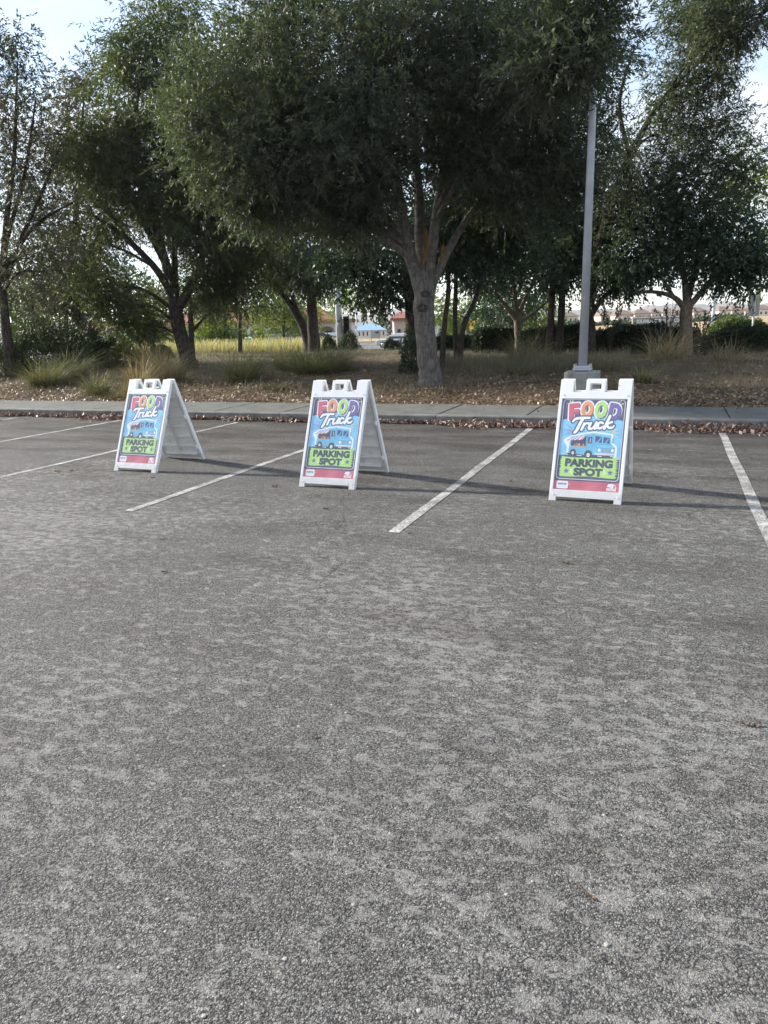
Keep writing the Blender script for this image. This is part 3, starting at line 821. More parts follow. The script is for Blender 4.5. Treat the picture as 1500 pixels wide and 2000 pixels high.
# slender trunk just right of it, further back
tC = [[base_of(374, 35, 0.17), *path([(373, 650, 35, 0.14), (372, 610, 35, 0.12), (368, 540, 35, 0.08)])], path([(372, 612, 35, 0.09), (392, 570, 35, 0.07), (410, 520, 35, 0.04)])]
tree('small_tree', 'slender straight tree standing just right of the leaning dark trunk', tC, lb([(370, 560, 35, 1.5), (400, 530, 35, 1.5), (340, 580, 35, 1.1), (425, 590, 35, 1.1), (470, 610, 36, 0.9), (390, 600, 35.5, 1.0)]), M['lime_ash_leaf'], M['dark_bark'], TG, clusters=14, sprays=22, n=7, LS=0.36, ll=0.15, lw=0.04, seed=12, cr=0.5)

# two trees side by side, middle distance
tD1 = [[base_of(607, 38, 0.30), *path([(600, 660, 38, 0.26), (586, 625, 38, 0.22), (560, 585, 38, 0.15), (520, 540, 38, 0.08)])], path([(585, 622, 38, 0.15), (570, 570, 38, 0.10), (575, 510, 38, 0.05)])]
tree('ash_tree', 'dark tree curving left with its trunk close to a straight neighbour', tD1, lb([(560, 445, 38, 1.98), (500, 485, 38, 1.62), (530, 405, 38, 1.62), (570, 505, 38, 1.35), (480, 425, 38.5, 1.44), (540, 525, 38, 0.99)]), M['lime_ash_leaf'], M['dark_bark'], TG, clusters=18, sprays=28, n=7, LS=0.42, ll=0.22, lw=0.065, seed=21, cr=0.55, gaps=0.05)
tD2 = [[base_of(614, 37, 0.34), *path([(612, 650, 37, 0.29), (609, 600, 37, 0.25), (612, 540, 37, 0.16), (630, 470, 37, 0.07)])]]
tree('ash_tree', 'straight dark trunk with drooping foliage beside the curving trunk', tD2, lb([(620, 415, 37, 1.95), (660, 455, 37, 1.53), (600, 495, 36.5, 1.36), (640, 515, 36.5, 1.27), (690, 495, 37.5, 1.02), (610, 545, 36.5, 0.77), (680, 405, 37, 1.53)]), M['ash_leaf'], M['dark_bark'], TG, clusters=18, sprays=28, n=8, LS=0.42, ll=0.22, lw=0.06, seed=23, cr=0.55, droop=0.8)

# far left, thin and bronze
tE = [[base_of(14, 24, 0.2), *path([(12, 640, 24, 0.15), (5, 560, 24, 0.12), (12, 440, 23.6, 0.09), (28, 300, 23.2, 0.06), (34, 120, 23, 0.02)])],
      path([(6, 560, 24, 0.09), (40, 470, 23.8, 0.07), (80, 380, 23.6, 0.05), (120, 280, 23.5, 0.025)]), path([(10, 480, 23.8, 0.07), (50, 330, 23.5, 0.05), (70, 190, 23.3, 0.02)]), path([(12, 520, 23.9, 0.07), (70, 440, 23.6, 0.05), (150, 390, 23.4, 0.02)])]
tree('thin_tree', 'sparse tree at the left edge with thin upright branches against the sky', tE, lb([(25, 90, 23, 0.7), (15, 150, 23, 0.9), (45, 200, 23.2, 1.0), (10, 240, 23, 1.1), (70, 260, 23.3, 1.2), (30, 330, 23.3, 1.3), (90, 340, 23.5, 1.2), (10, 420, 23.4, 1.3), (80, 440, 23.5, 1.2), (30, 510, 23.5, 1.5), (-20, 330, 23, 1.5), (90, 530, 23.6, 1.4), (10, 590, 24, 1.2)]),
     M['brown_leaf'], M['dark_bark'], TG, clusters=17, sprays=20, n=8, LS=0.3, ll=0.13, lw=0.038, seed=31, cr=0.44, gaps=0.2, droop=0.3)
tF = [[base_of(150, 29, 0.26), *path([(150, 620, 29, 0.2), (140, 540, 29, 0.15), (150, 400, 28.8, 0.1), (160, 250, 28.6, 0.05), (165, 180, 28.5, 0.02)])], path([(145, 580, 29, 0.13), (105, 510, 28.8, 0.09), (70, 440, 28.6, 0.05)]), path([(146, 560, 29, 0.12), (190, 470, 28.7, 0.08), (215, 380, 28.6, 0.04)])]
tree('thin_tree', 'grey green thin leaved tree between the left edge tree and the leaning trunk', tF, lb([(160, 190, 28.6, 0.9), (190, 150, 28.8, 0.8), (150, 270, 28.6, 1.5), (110, 330, 28.6, 1.6), (190, 320, 28.8, 1.5), (150, 400, 28.8, 1.7), (90, 430, 28.8, 1.4), (210, 430, 29, 1.5), (130, 500, 29, 1.7), (60, 540, 29, 1.6), (190, 550, 29, 1.6), (110, 600, 29, 1.2), (180, 620, 29.2, 1.0)]),
     M['brown_leaf'], M['dark_bark'], TG, clusters=19, sprays=27, n=8, LS=0.34, ll=0.15, lw=0.044, seed=37, cr=0.48, gaps=0.1, droop=0.35)

# dark trunk right behind the big ash
tG = [[base_of(812, 26.5, 0.30), *path([(806, 640, 26.5, 0.25), (800, 570, 26.5, 0.22), (790, 500, 26.5, 0.15), (770, 420, 26.5, 0.08)])], path([(802, 580, 26.5, 0.12), (760, 520, 26.3, 0.08), (710, 490, 26, 0.04)])]
tree('maple_tree', 'dark trunked tree half hidden behind the big pale trunk with sunlit low leaves', tG, lb([(730, 510, 26, 1.3), (690, 530, 26, 1.1), (770, 450, 26.3, 1.5), (720, 570, 26, 0.75), (790, 530, 26, 1.0), (760, 580, 26.3, 0.7), (700, 460, 26, 1.3), (840, 440, 26.6, 1.3), (670, 490, 26.4, 1.0)]), M['broad_leaf'], M['dark_bark'], TG, clusters=15, sprays=24, n=6, LS=0.28, ll=0.15, lw=0.08, seed=41, cr=0.42)

# slim multi-stem trees right of the big trunk
hb = ((862, 20.5, [(868, 640), (876, 560), (871, 500)], 'slim curved stem nearest the big pale trunk', 51), (892, 21.5, [(889, 640), (890, 560), (893, 480)], 'slim straight stem between the curved and the slanting stems', 52), (897, 20.8, [(905, 640), (926, 590), (950, 510)], 'slim stem slanting right from the foot of its straight neighbour', 53))
hl = ([(870, 435, 20.8, 1.0), (890, 485, 21, 0.8), (850, 485, 21.3, 0.8), (905, 395, 20.6, 1.0)], [(930, 415, 21.5, 1.1), (900, 465, 21.8, 0.8), (945, 485, 21.5, 0.9), (880, 385, 21.8, 1.0)], [(980, 435, 20.8, 1.1), (950, 525, 20.8, 0.7), (1000, 385, 21, 1.1), (960, 465, 20.5, 0.9), (1010, 485, 21, 0.8)])
for (bx, Y, pts_, lab, sdd), ls in zip(hb, hl):
    tree('slim_tree', lab, [[base_of(bx, Y, 0.085), *path([(a, b, Y, 0.075 - 0.012 * i) for i, (a, b) in enumerate(pts_)])]], lb(ls), M['broad_leaf'], M['dark_bark'], 'slim stems under the big ash', clusters=18, sprays=28, n=6, LS=0.26, ll=0.11, lw=0.06, seed=sdd, cr=0.38)

tI = [[base_of(1014, 27, 0.17), *path([(1013, 665, 27, 0.15), (1011, 625, 27, 0.14)])], path([(1011, 630, 27, 0.10), (990, 600, 27, 0.07), (965, 570, 27, 0.04)]), path([(1011, 628, 27, 0.09), (1006, 580, 27, 0.07), (1000, 520, 27, 0.04)]), path([(1012, 626, 27, 0.09), (1025, 585, 27, 0.07), (1050, 540, 27, 0.04)]), path([(1013, 632, 27, 0.08), (1050, 605, 27, 0.05), (1080, 580, 27, 0.03)])]
tree('vase_tree', 'small vase shaped tree with pale fanning branches above the dark hedge', tI, lb([(970, 517, 27, 1.2), (1005, 472, 27, 1.4), (1045, 502, 27, 1.2), (1070, 537, 27, 0.9), (1010, 532, 27.4, 0.9), (940, 547, 27, 0.8)]), M['broad_leaf'], M['tan_bark'], TG, clusters=15, sprays=22, n=6, LS=0.28, ll=0.13, lw=0.07, seed=61, cr=0.42)
for bx, tp, lab, sdd in ((1070, (1082, 470), 'left one of two slender dark trunks left of the lamp post', 63), (1090, (1106, 460), 'slender dark trunk closest to the lamp post', 64)):
    tree('slim_tree', lab, [[base_of(bx, 24.5, 0.13), *path([(bx + 5, 640, 24.5, 0.12), (bx + 9, 560, 24.5, 0.10), (*tp, 24.5, 0.06)])]], lb([(tp[0] - 10, 470, 24.5, 1.3), (tp[0] + 20, 420, 24.4, 1.4), (tp[0] - 30, 400, 24.6, 1.2), (tp[0] + 10, 505, 24.3, 0.9), (tp[0] + 40, 470, 24.6, 1.0)]), M['broad_leaf'], M['dark_bark'], TG, clusters=18, sprays=28, n=6, LS=0.28, ll=0.13, lw=0.068, seed=sdd, cr=0.42)

# trees right of the lamp post
tL = [[base_of(1152, 23, 0.22), *path([(1152, 640, 23, 0.17), (1150, 605, 23, 0.16), (1170, 480, 22.6, 0.13), (1220, 330, 22.2, 0.10), (1290, 200, 21.8, 0.07), (1400, 90, 21.2, 0.045), (1480, 40, 20.8, 0.02)])],
      path([(1151, 620, 23, 0.10), (1180, 580, 23, 0.07), (1215, 560, 23, 0.04)]), path([(1180, 450, 22.5, 0.09), (1260, 380, 22.2, 0.06), (1350, 340, 22, 0.03)]), path([(1230, 310, 22.1, 0.07), (1210, 200, 21.8, 0.05), (1240, 90, 21.5, 0.02)])]
lL = lb([(1225, 300, 21.6, 1.1), (1312, 190, 21.6, 0.75), (1352, 120, 21.4, 0.8), (1350, 190, 21.6, 1.0), (1300, 260, 21.8, 1.2), (1380, 80, 21.2, 0.8), (1400, 150, 21.2, 0.5), (1380, 290, 21.8, 1.2), (1405, 260, 21.6, 0.8), (1210, 350, 22, 1.2), (1290, 350, 22, 1.2), (1370, 370, 22, 1.0), (1430, 320, 22, 0.9),
         (1430, 35, 19.5, 0.8), (1480, 35, 19, 0.6), (1400, 10, 19.8, 0.9), (1480, -40, 19, 1.0), (1350, 20, 21, 0.5), (1180, 420, 22.3, 1.2), (1360, -20, 20.5, 1.0), (1170, 290, 22.4, 0.9), (1320, 430, 22, 1.1)])
tree('ash_tree', 'tall dark crowned ash spreading right from behind the lamp post', tL, lL, M['ash_leaf'], M['dark_bark'], TG, clusters=18, sprays=27, n=10, LS=0.34, ll=0.125, lw=0.030, droop=0.25, cr=0.40, seed=71, gaps=0.05)
tK = [[base_of(1340, 22.5, 0.24), *path([(1340, 660, 22.5, 0.185), (1340, 610, 22.5, 0.18), (1342, 588, 22.5, 0.18)])], path([(1340, 605, 22.5, 0.10), (1315, 580, 22.4, 0.075), (1275, 570, 22.3, 0.055), (1235, 572, 22.2, 0.03)]), path([(1342, 602, 22.5, 0.11), (1370, 570, 22.4, 0.08), (1405, 520, 22.3, 0.05), (1430, 450, 22.2, 0.03)]),
      path([(1341, 590, 22.5, 0.11), (1335, 530, 22.5, 0.08), (1320, 440, 22.5, 0.05)]), path([(1341, 595, 22.6, 0.10), (1358, 520, 22.8, 0.08), (1370, 430, 23, 0.04)]), path([(1316, 581, 22.4, 0.06), (1290, 540, 22.3, 0.045), (1260, 500, 22.2, 0.03)])]
lK = lb([(1260, 482, 22.2, 1.1), (1220, 507, 22.2, 0.8), (1300, 442, 22.3, 1.3), (1340, 392, 22.4, 1.3), (1350, 482, 22.2, 1.0), (1400, 432, 22.3, 1.2), (1420, 502, 22.2, 0.9), (1460, 472, 22.2, 1.0), (1270, 392, 22.5, 1.2), (1290, 517, 22.4, 0.6), (1390, 522, 22.2, 0.6), (1440, 537, 22.4, 0.6), (1230, 542, 22.4, 0.5), (1190, 532, 22.6, 0.7), (1480, 522, 22.4, 0.7), (1450, 382, 22.6, 1.1)])
tree('maple_tree', 'low round crowned tree with short trunk and flat bottomed crown over the right hedge', tK, lK, M['broad_leaf'], M['tan_bark'], TG, clusters=19, sprays=30, n=6, LS=0.26, ll=0.115, lw=0.064, seed=75, cr=0.4, gaps=0.05)
tN = [[base_of(1560, 25, 0.22), *path([(1556, 620, 25, 0.18), (1545, 520, 25, 0.12), (1520, 400, 24.8, 0.06)])]]
tree('maple_tree', 'lighter green tree cut off by the right edge of the photo', tN, lb([(1490, 340, 24.6, 1.1), (1500, 420, 24.6, 1.3), (1470, 370, 24.7, 0.9), (1530, 300, 24.8, 1.4), (1540, 490, 25, 1.5), (1490, 490, 24.8, 0.9)]), M['bright_leaf'], M['tan_bark'], TG, clusters=14, sprays=20, n=6, LS=0.28, ll=0.10, lw=0.05, seed=79, cr=0.45)
# sunlit trees beyond the shade
FAR = 'sunlit trees beyond the mound'
for bx, Y, ls, lab, sdd in ((555, 70, [(540, 610, 70, 2.6), (570, 600, 70, 2.6), (520, 625, 70, 2.0), (595, 625, 70, 1.8), (555, 570, 70, 2.6)], 'sunlit yellow green tree in front of the arcade building', 81),
                            (440, 62, [(420, 640, 62, 1.4), (450, 650, 62, 1.0), (400, 650, 62, 1.1)], 'low yellow green young tree left of the white car', 82),
                            (290, 66, [(290, 645, 66, 1.6), (270, 655, 66, 1.2), (315, 650, 66, 1.3)], 'low bright green tree seen right of the red roofed corner', 83),
                            (890, 75, [(875, 625, 75, 2.2), (900, 610, 75, 2.2), (930, 622, 75, 1.6), (850, 605, 75, 2.0)], 'sunlit pale green tree behind the slim stems', 84),
                            (1045, 70, [(1045, 610, 70, 2.2), (1020, 620, 70, 1.6), (1065, 625, 70, 1.6)], 'sunlit olive tree behind the vase shaped tree', 85),
                            (665, 95, [(640, 600, 95, 2.0), (690, 585, 95, 2.5), (660, 570, 95, 2.5)], 'pale green tree behind the white signal pole', 86),
                            (1000, 48, [(985, 600, 48, 2.0), (960, 620, 48, 1.3), (1015, 590, 48, 1.6), (1000, 560, 48, 2.0)], 'dark low branching tree behind the clipped hedge', 87),
                            (130, 46, [(100, 540, 46, 1.7), (160, 570, 46, 1.5), (210, 530, 46, 1.6), (60, 585, 46, 1.3), (140, 490, 46, 1.5)], 'dense dark green tree low behind the grey green thin leaved one', 89),
                            (300, 50, [(280, 590, 50, 1.2), (240, 600, 50, 1.2), (385, 575, 50, 1.3), (300, 560, 50, 1.0)], 'dense dark green tree behind the leaning trunk', 90),
                            (470, 52, [(450, 555, 52, 1.6), (495, 575, 52, 1.2), (425, 590, 52, 1.0), (540, 550, 52, 1.3)], 'dark green tree between the slender tree and the curving trunk', 91),
                            (30, 55, [(20, 610, 55, 2.2), (60, 600, 55, 2.4), (100, 620, 55, 1.8), (-10, 590, 55, 2.2)], 'pale green tree low at the left edge', 88)):
    b0 = base_of(bx, Y, 0.2)
    top = pt(bx, 600, Y)
    tree('park_tree', lab, [[b0, (b0[0], b0[1], b0[2] + 0.9, 0.16), (top[0], top[1], top[2], 0.09)]], lb(ls), M['bright_leaf'] if sdd not in (87, 89, 90, 91) else M['broad_leaf'], M['dark_bark'], FAR, clusters=14, sprays=20, n=5, LS=0.5, ll=0.26, lw=0.13, seed=sdd, cr=0.75)

# knots, dead leaf bunches on the big trunk
ash = bpy.data.objects['ash_tree']
def knot(px, py, Yk, rad):
    c = pt(px, py, Yk) - np.array(ash.location)
    bm = bmesh.new()
    n1, n2 = 18, 7
    R_ = [(rad * 1.35, -0.03), (rad * 1.18, 0.030), (rad * 0.98, 0.045), (rad * 0.74, 0.010), (rad * 0.52, 0.026), (rad * 0.28, 0.004), (0.004, -0.004)]
    rings = []
    for (q, h) in R_:
        ring = []
        for i in range(n1):
            a = 2 * PI * i / n1
            w = 1 + 0.12 * math.sin(2 * a + px) + 0.07 * math.sin(5 * a)
            ring.append(bm.verts.new((c[0] + math.cos(a) * q * w, c[1] - h, c[2] + math.sin(a) * q * w * 0.9)))
        rings.append(ring)
    for A, B in zip(rings, rings[1:]):
        for i in range(n1):
            bm.faces.new([A[i], A[(i + 1) % n1], B[(i + 1) % n1], B[i]])
    me = bpy.data.meshes.new('bark_knot'); bm.to_mesh(me); bm.free()
    me.materials.append(M['knot'])
    me.polygons.foreach_set('use_smooth', np.ones(len(me.polygons), dtype=bool))
    o = obj('bark_knot', me, ash)


knot(831, 574, 16.875, 0.080)
knot(825, 601, 16.866, 0.092)
for px, py, hh, ww in ((829, 503, 0.34, 0.07), (865, 500, 0.40, 0.09), (831, 472, 0.36, 0.05)):
    r = np.random.default_rng(px + py)
    c = pt(px, py - 20, 16.75) - np.array(ash.location)
    nn = 75
    b_ = c + np.stack([r.normal(0, ww * 0.5, nn), r.normal(0, 0.06, nn), r.uniform(-hh * 0.7, hh * 0.15, nn)], 1)
    d_ = norm(np.stack([r.normal(0, .25, nn), r.normal(0, .25, nn), -np.ones(nn)], 1))
    o = obj('dead_leaf_bunch', quads_mesh('dead_leaf_bunch', leaf_quads(b_, d_, r.uniform(0.08, 0.18, nn), r.uniform(0.012, 0.026, nn), r), M['dead_leaf']), ash)

# ------------------------------------------------------------------ shrubs, hedges
def shrub(name, label, c, rad, hgt, leaf, cat='shrub', group=None, nl=5000, ll=0.07, lw=0.03, seed=0, spiky=0.5):
    r = np.random.default_rng(seed)
    root = empty(name, tuple(c), 0, label, cat, group)
    u = norm(r.normal(size=(nl, 3)))
    u[:, 2] = np.abs(u[:, 2]) * 1.0
    lump = 1 + 0.16 * np.sin(5 * u[:, 0] + seed) + 0.14 * np.sin(6 * u[:, 1] + 2 * seed) + 0.1 * np.sin(9 * u[:, 2] + seed)
    rr = r.uniform(0.35, 1.0, nl) ** 0.45 * lump
    P = u * rr[:, None] * np.array([rad, rad, hgt * 0.95])
    P[:, 2] = np.maximum(P[:, 2], 0.02)
    D = norm(u * 0.8 + r.normal(size=(nl, 3)) * 0.55 + np.array([0, 0, spiky]))
    obj('foliage', quads_mesh('foliage', leaf_quads(P, D, ll * r.uniform(.6, 1.3, nl), lw * r.uniform(.7, 1.2, nl), r), leaf), root)
    tb = Tubes()
    for k in range(14):
        e = norm(r.normal(size=3)); e[2] = abs(e[2]) + 0.3
        e = e * np.array([rad, rad, hgt]) * 0.7
        tb.add(np.array([[e[0] * .1, e[1] * .1, -0.05], [e[0] * .5, e[1] * .5, e[2] * .6], e]), [0.018, 0.012, 0.005], 4)
    tb.build('stems', M['dark_bark'], root)
    return root


SH = 'dark shrubs on the mound'
for px, Y, rad, hgt, lab, nl, sdd in ((683, 40, 0.62, 1.0, 'round dark bush right of the white signal pole base', 3600, 1), (643, 39, 0.42, 0.9, 'small dark upright bush left of the white signal pole', 2600, 2), (766, 42, 0.5, 0.75, 'low dark bush in front of the parked car with a bright headlight', 2600, 3),
                                        (90, 25.5, 1.35, 1.9, 'large dark evergreen shrub behind the green grass clump at far left', 12000, 4), (215, 27.5, 1.1, 1.15, 'dark spreading shrub behind the golden grass', 8000, 5), (10, 24.5, 0.9, 1.15, 'dark shrub at the left edge of the photo', 5000, 6),
                                        (160, 27, 1.0, 1.5, 'dark shrub between the large evergreen and the spreading shrub', 7000, 7), (320, 34, 0.45, 0.6, 'small dark tuft left of the leaning trunk', 2200, 8), (805, 19.8, 0.42, 1.15, 'leafy green sapling shrub at the left foot of the big trunk', 1500, 9)):
    q = gp(px, Y)
    shrub('shrub', lab, q, rad, hgt, M['shrub_leaf'] if sdd != 9 else M['broad_leaf'], 'shrub', SH, nl, 0.11 if sdd < 9 else 0.09, 0.035 if sdd < 9 else 0.045, sdd)


def hedge(label, pxa, Ya, pxb, Yb, hgt, dep, leaf, nl, seed, top_round=0.12, group='clipped hedges', zb=None, ll=0.06):
    r = np.random.default_rng(seed)
    A = gp(pxa, Ya); B = gp(pxb, Yb)
    L = np.linalg.norm((B - A)[:2]); ang = math.atan2(B[1] - A[1], B[0] - A[0])
    z0 = min(A[2], B[2]) - 0.05 if zb is None else zb
    root = empty('hedge', (A[0], A[1], z0), ang, label, 'hedge', group)
    MB().box(0.1, L - 0.1, 0.1, dep - 0.1, 0.0, hgt - 0.06).build('dark_core', M['dark_bark'], root)  # solid dark box added inside so the hedge isn't seen through
    # leaves on front, top, back and ends
    k = nl
    fa = np.array([L * hgt, L * dep * 1.3, L * hgt * 0.4, dep * hgt, dep * hgt]); fa = fa / fa.sum()
    w = r.choice(5, k, p=fa)
    x = r.uniform(0, L, k); y = r.uniform(0, dep, k); z = r.uniform(0, hgt, k)
    nrm = np.zeros((k, 3))
    for f, (ax, val, nv) in enumerate(((1, 0, (0, -1, 0)), (2, hgt, (0, 0, 1)), (1, dep, (0, 1, 0)), (0, 0, (-1, 0, 0)), (0, L, (1, 0, 0)))):
        mk = w == f
        (x if ax == 0 else y if ax == 1 else z)[mk] = val
        nrm[mk] = nv
    lump = 0.06 * np.sin(x * 2.3 + seed) + 0.04 * np.sin(x * 5.1 + z * 3) + 0.03 * np.sin(y * 5 + x * 3.7)
    P = np.stack([x, y, z], 1) + nrm * (lump + r.normal(0, 0.05, k) - 0.03)[:, None]
    edge = (np.minimum(x, L - x) < 0.25) & (z > hgt - 0.25)
    P[edge, 2] -= top_round
    D = norm(nrm * 0.6 + r.normal(size=(k, 3)) * 0.6 + np.array([0, 0, 0.45]))
    obj('foliage', quads_mesh('foliage', leaf_quads(P, D, ll * 1.1 * r.uniform(.6, 1.4, k), ll * 0.65 * r.uniform(.7, 1.2, k), r), leaf), root)


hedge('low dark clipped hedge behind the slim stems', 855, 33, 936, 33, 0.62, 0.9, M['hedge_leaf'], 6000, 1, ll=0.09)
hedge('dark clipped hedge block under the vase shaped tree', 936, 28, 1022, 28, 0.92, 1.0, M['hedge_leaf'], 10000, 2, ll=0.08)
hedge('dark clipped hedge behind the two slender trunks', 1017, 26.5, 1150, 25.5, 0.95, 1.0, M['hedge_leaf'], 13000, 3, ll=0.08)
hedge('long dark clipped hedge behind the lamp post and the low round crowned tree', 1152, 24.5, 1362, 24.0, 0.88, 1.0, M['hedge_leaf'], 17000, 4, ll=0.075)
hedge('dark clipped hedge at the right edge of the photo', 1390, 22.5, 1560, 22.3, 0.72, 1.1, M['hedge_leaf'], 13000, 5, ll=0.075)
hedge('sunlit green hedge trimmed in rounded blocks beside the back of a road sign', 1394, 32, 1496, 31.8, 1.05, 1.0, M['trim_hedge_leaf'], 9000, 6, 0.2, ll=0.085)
for px, Y, sdd, lab in ((1300, 23.2, 15, 'loose leafy shoots growing up left of the short trunk'), (1370, 23.0, 16, 'loose arching leafy shoots right of the short trunk'), (1190, 23.6, 17, 'loose arching leafy shoots right of the lamp post')):
    q = gp(px, Y)
    r = np.random.default_rng(sdd)
    root = empty('shoot_bush', tuple(q), 0, lab, 'shrub', 'loose leafy shoots at the hedge')
    tb = Tubes(); lv = []
    for k in range(9):
        a = r.uniform(0, 2 * PI); reach = r.uniform(0.3, 1.1); h = r.uniform(0.9, 1.75)
        Q = smooth_path([(0, 0, 0, .012), (math.cos(a) * reach * .3, math.sin(a) * reach * .2, h * .7, .009), (math.cos(a) * reach, math.sin(a) * reach * .5, h * r.uniform(.85, 1.05), .003)], 10)
        tb.add(Q[:, :3], Q[:, 3], 4)
        ii = r.integers(6, len(Q), 50)
        b_ = Q[ii, :3]
        d_ = norm(r.normal(size=(50, 3)) + np.array([0, 0, .2]))
        lv.append(leaf_quads(b_, d_, r.uniform(.05, .10, 50), r.uniform(.025, .045, 50), r))
    tb.build('stems', M['dark_bark'], root)
    obj('foliage', quads_mesh('foliage', np.concatenate(lv), M['broad_leaf']), root)

# ------------------------------------------------------------------ grasses
def blades(P, H, R_, W, r, curl=1.0, seg=4):
    """arching blades from points P, height H, outward reach R_"""
    k = len(P)
    a = r.uniform(0, 2 * PI, k)
    out = np.stack([np.cos(a), np.sin(a), np.zeros(k)], 1)
    side = np.stack([-np.sin(a + r.normal(0, .8, k)), np.cos(a + r.normal(0, .8, k)), np.zeros(k)], 1)
    qs = []
    prev = None
    for i in range(seg + 1):
        t = i / seg
        c = P + out * (R_ * t ** 1.7)[:, None] + np.array([0, 0, 1.0]) * (H * (t * (1 + 0.35 * curl) - 0.35 * curl * t ** 3))[:, None]
        w = side * (W * 0.5 * (1 - t * 0.85))[:, None]
        cur = (c - w, c + w)
        if prev is not None:
            qs.append(np.stack([prev[0], prev[1], cur[1], cur[0]], 1))
        prev = cur
    return np.concatenate(qs)


def arching(P, H, R_, W, r, seg=5):
    k = len(P)
    a = np.arctan2(P[:, 1], P[:, 0]) + r.normal(0, 0.9, k)
    out = np.stack([np.cos(a) + 0.25, np.sin(a), np.zeros(k)], 1)
    b = a + PI / 2 + r.normal(0, .6, k)
    side = np.stack([np.cos(b), np.sin(b), np.zeros(k)], 1)
    fall = r.uniform(0.5, 1.25, k)
    qs = []; prev = None
    for i in range(seg + 1):
        t = i / seg
        c = P + out * (R_ * t ** 1.5)[:, None] + np.array([0, 0, 1.0]) * (H * (1.9 * t - fall * t * t))[:, None]
        w = side * (W * 0.5 * (1 - t * 0.9))[:, None]
        cur = (c - w, c + w)
        if prev is not None: qs.append(np.stack([prev[0], prev[1], cur[1], cur[0]], 1))
        prev = cur
    return np.concatenate(qs)


def clump(label, px, Y, rad, hgt, mat, nb, seed, group='grass clumps on the mound', reach=0.7, w=0.012, name='grass_clump'):
    r = np.random.default_rng(seed)
    q = gp(px, Y)
    nb = int(nb * 0.62)
    rr = rad * 0.42 * np.sqrt(r.uniform(0, 1, nb)); a = r.uniform(0, 2 * PI, nb)
    P = np.stack([rr * np.cos(a), rr * np.sin(a), np.full(nb, -0.03)], 1)
    hh_ = hgt * 0.82 * r.uniform(.3, 1.25, nb); re_ = rad * reach * 2.0 * r.uniform(.1, 1.4, nb) ** 1.3
    fl = r.uniform(0, 1, nb) < 0.14
    hh_[fl] *= 0.45; re_[fl] *= 1.7
    o = obj(name, quads_mesh(name, arching(P, hh_, re_, w * 1.5 * r.uniform(.6, 1.4, nb), r), mat), None, tuple(q))
    o.data.materials.append(M['grass_grey'] if mat is not M['grass_grey'] else M['grass_gold'])
    o.data.polygons.foreach_set('material_index', np.tile((r.uniform(0, 1, nb) < 0.22).astype(np.int32), 5))
    tag(o, label, 'grass clump', group)
    return o


clump('feathery green grass clump furthest left', 85, 21.0, 1.0, 0.75, M['grass_green'], 1500, 1)
clump('green grass clump right of the furthest left one', 130, 22.5, 0.9, 0.85, M['grass_green'], 1300, 2)
clump('small half dry green grass tuft between the green clumps and the left sandwich board', 180, 18.5, 0.55, 0.62, M['grass_green'], 650, 3)
clump('golden dry grass clump directly above the left sandwich board', 262, 18.8, 0.6, 0.8, M['grass_gold'], 900, 4)
clump('large dull golden grass clump left of the leaning trunk', 320, 20.5, 0.95, 0.95, M['grass_grey'], 1300, 5)
clump('tall golden grass behind the large dull clump', 300, 24, 0.9, 1.15, M['grass_gold'], 900, 6)
clump('arching green grass clump between the left and the middle sandwich boards', 468, 19.3, 0.75, 0.85, M['grass_green'], 1200, 7)
clump('wide feathery green grass clump above the middle sandwich board', 610, 21.0, 1.15, 0.85, M['grass_green'], 1600, 8)
clump('green grass clump left of the wide feathery one', 560, 22.5, 0.8, 0.7, M['grass_green'], 800, 9)
clump('feathery grass clump right of the wide feathery one', 655, 22, 0.8, 0.75, M['grass_grey'], 900, 10)
clump('wispy arching grass clump left of the lamp post', 1025, 21.5, 1.1, 1.0, M['grass_grey'], 620, 11, w=0.010)
clump('wispy tall grass clump at the short trunk', 1300, 20.5, 1.1, 0.95, M['grass_grey'], 620, 12, w=0.010)
clump('wispy dry grass clump right of the short trunk', 1420, 18.8, 0.9, 0.65, M['grass_grey'], 420, 13, w=0.010)
clump('tangled dry grass right behind the lamp post', 1180, 18.0, 0.8, 0.55, M['grass_grey'], 420, 14, w=0.009, reach=1.3)
clump('green weed tuft left of the right sandwich board', 1010, 18.2, 0.6, 0.3, M['grass_green'], 500, 15)
clump('green weed tuft right behind the right sandwich board', 1255, 15.6, 0.4, 0.32, M['grass_green'], 420, 16)
clump('short green tuft at the left edge of the photo', 8, 17.6, 0.5, 0.3, M['grass_green'], 420, 17)
clump('low green weeds beside the golden dry clump', 218, 17.8, 0.6, 0.22, M['grass_green'], 420, 18)
clump('low green weeds below the arching clump', 540, 17.6, 0.8, 0.2, M['grass_green'], 420, 19)
clump('upright dry stalks on the litter in the middle of the right half', 1130, 19, 0.6, 0.5, M['grass_grey'], 300, 20)
clump('golden tuft low at the foot of the golden dry clump', 243, 17.6, 0.35, 0.5, M['grass_gold'], 420, 21)


def field_of(name, label, s0, s1, d0, d1, nb, hgt, w, mat, seed, reach=0.25, mask=None):
    r = np.random.default_rng(seed)
    s = r.uniform(s0, s1, nb); d = r.uniform(d0, d1, nb)
    if mask is not None:
        k = mask(s, d) > r.uniform(0, 1, nb); s = s[k]; d = d[k]
    P = s[:, None] * ES + d[:, None] * ED
    P[:, 2] = ground_h(s, d) - 0.02
    k = len(P)
    o = obj(name, quads_mesh(name, blades(P, hgt * r.uniform(.4, 1.15, k), hgt * reach * r.uniform(.2, 1.6, k), w * r.uniform(.7, 1.3, k), r, 1.0, 2), mat))
    tag(o, label, 'grass', None, 'stuff')


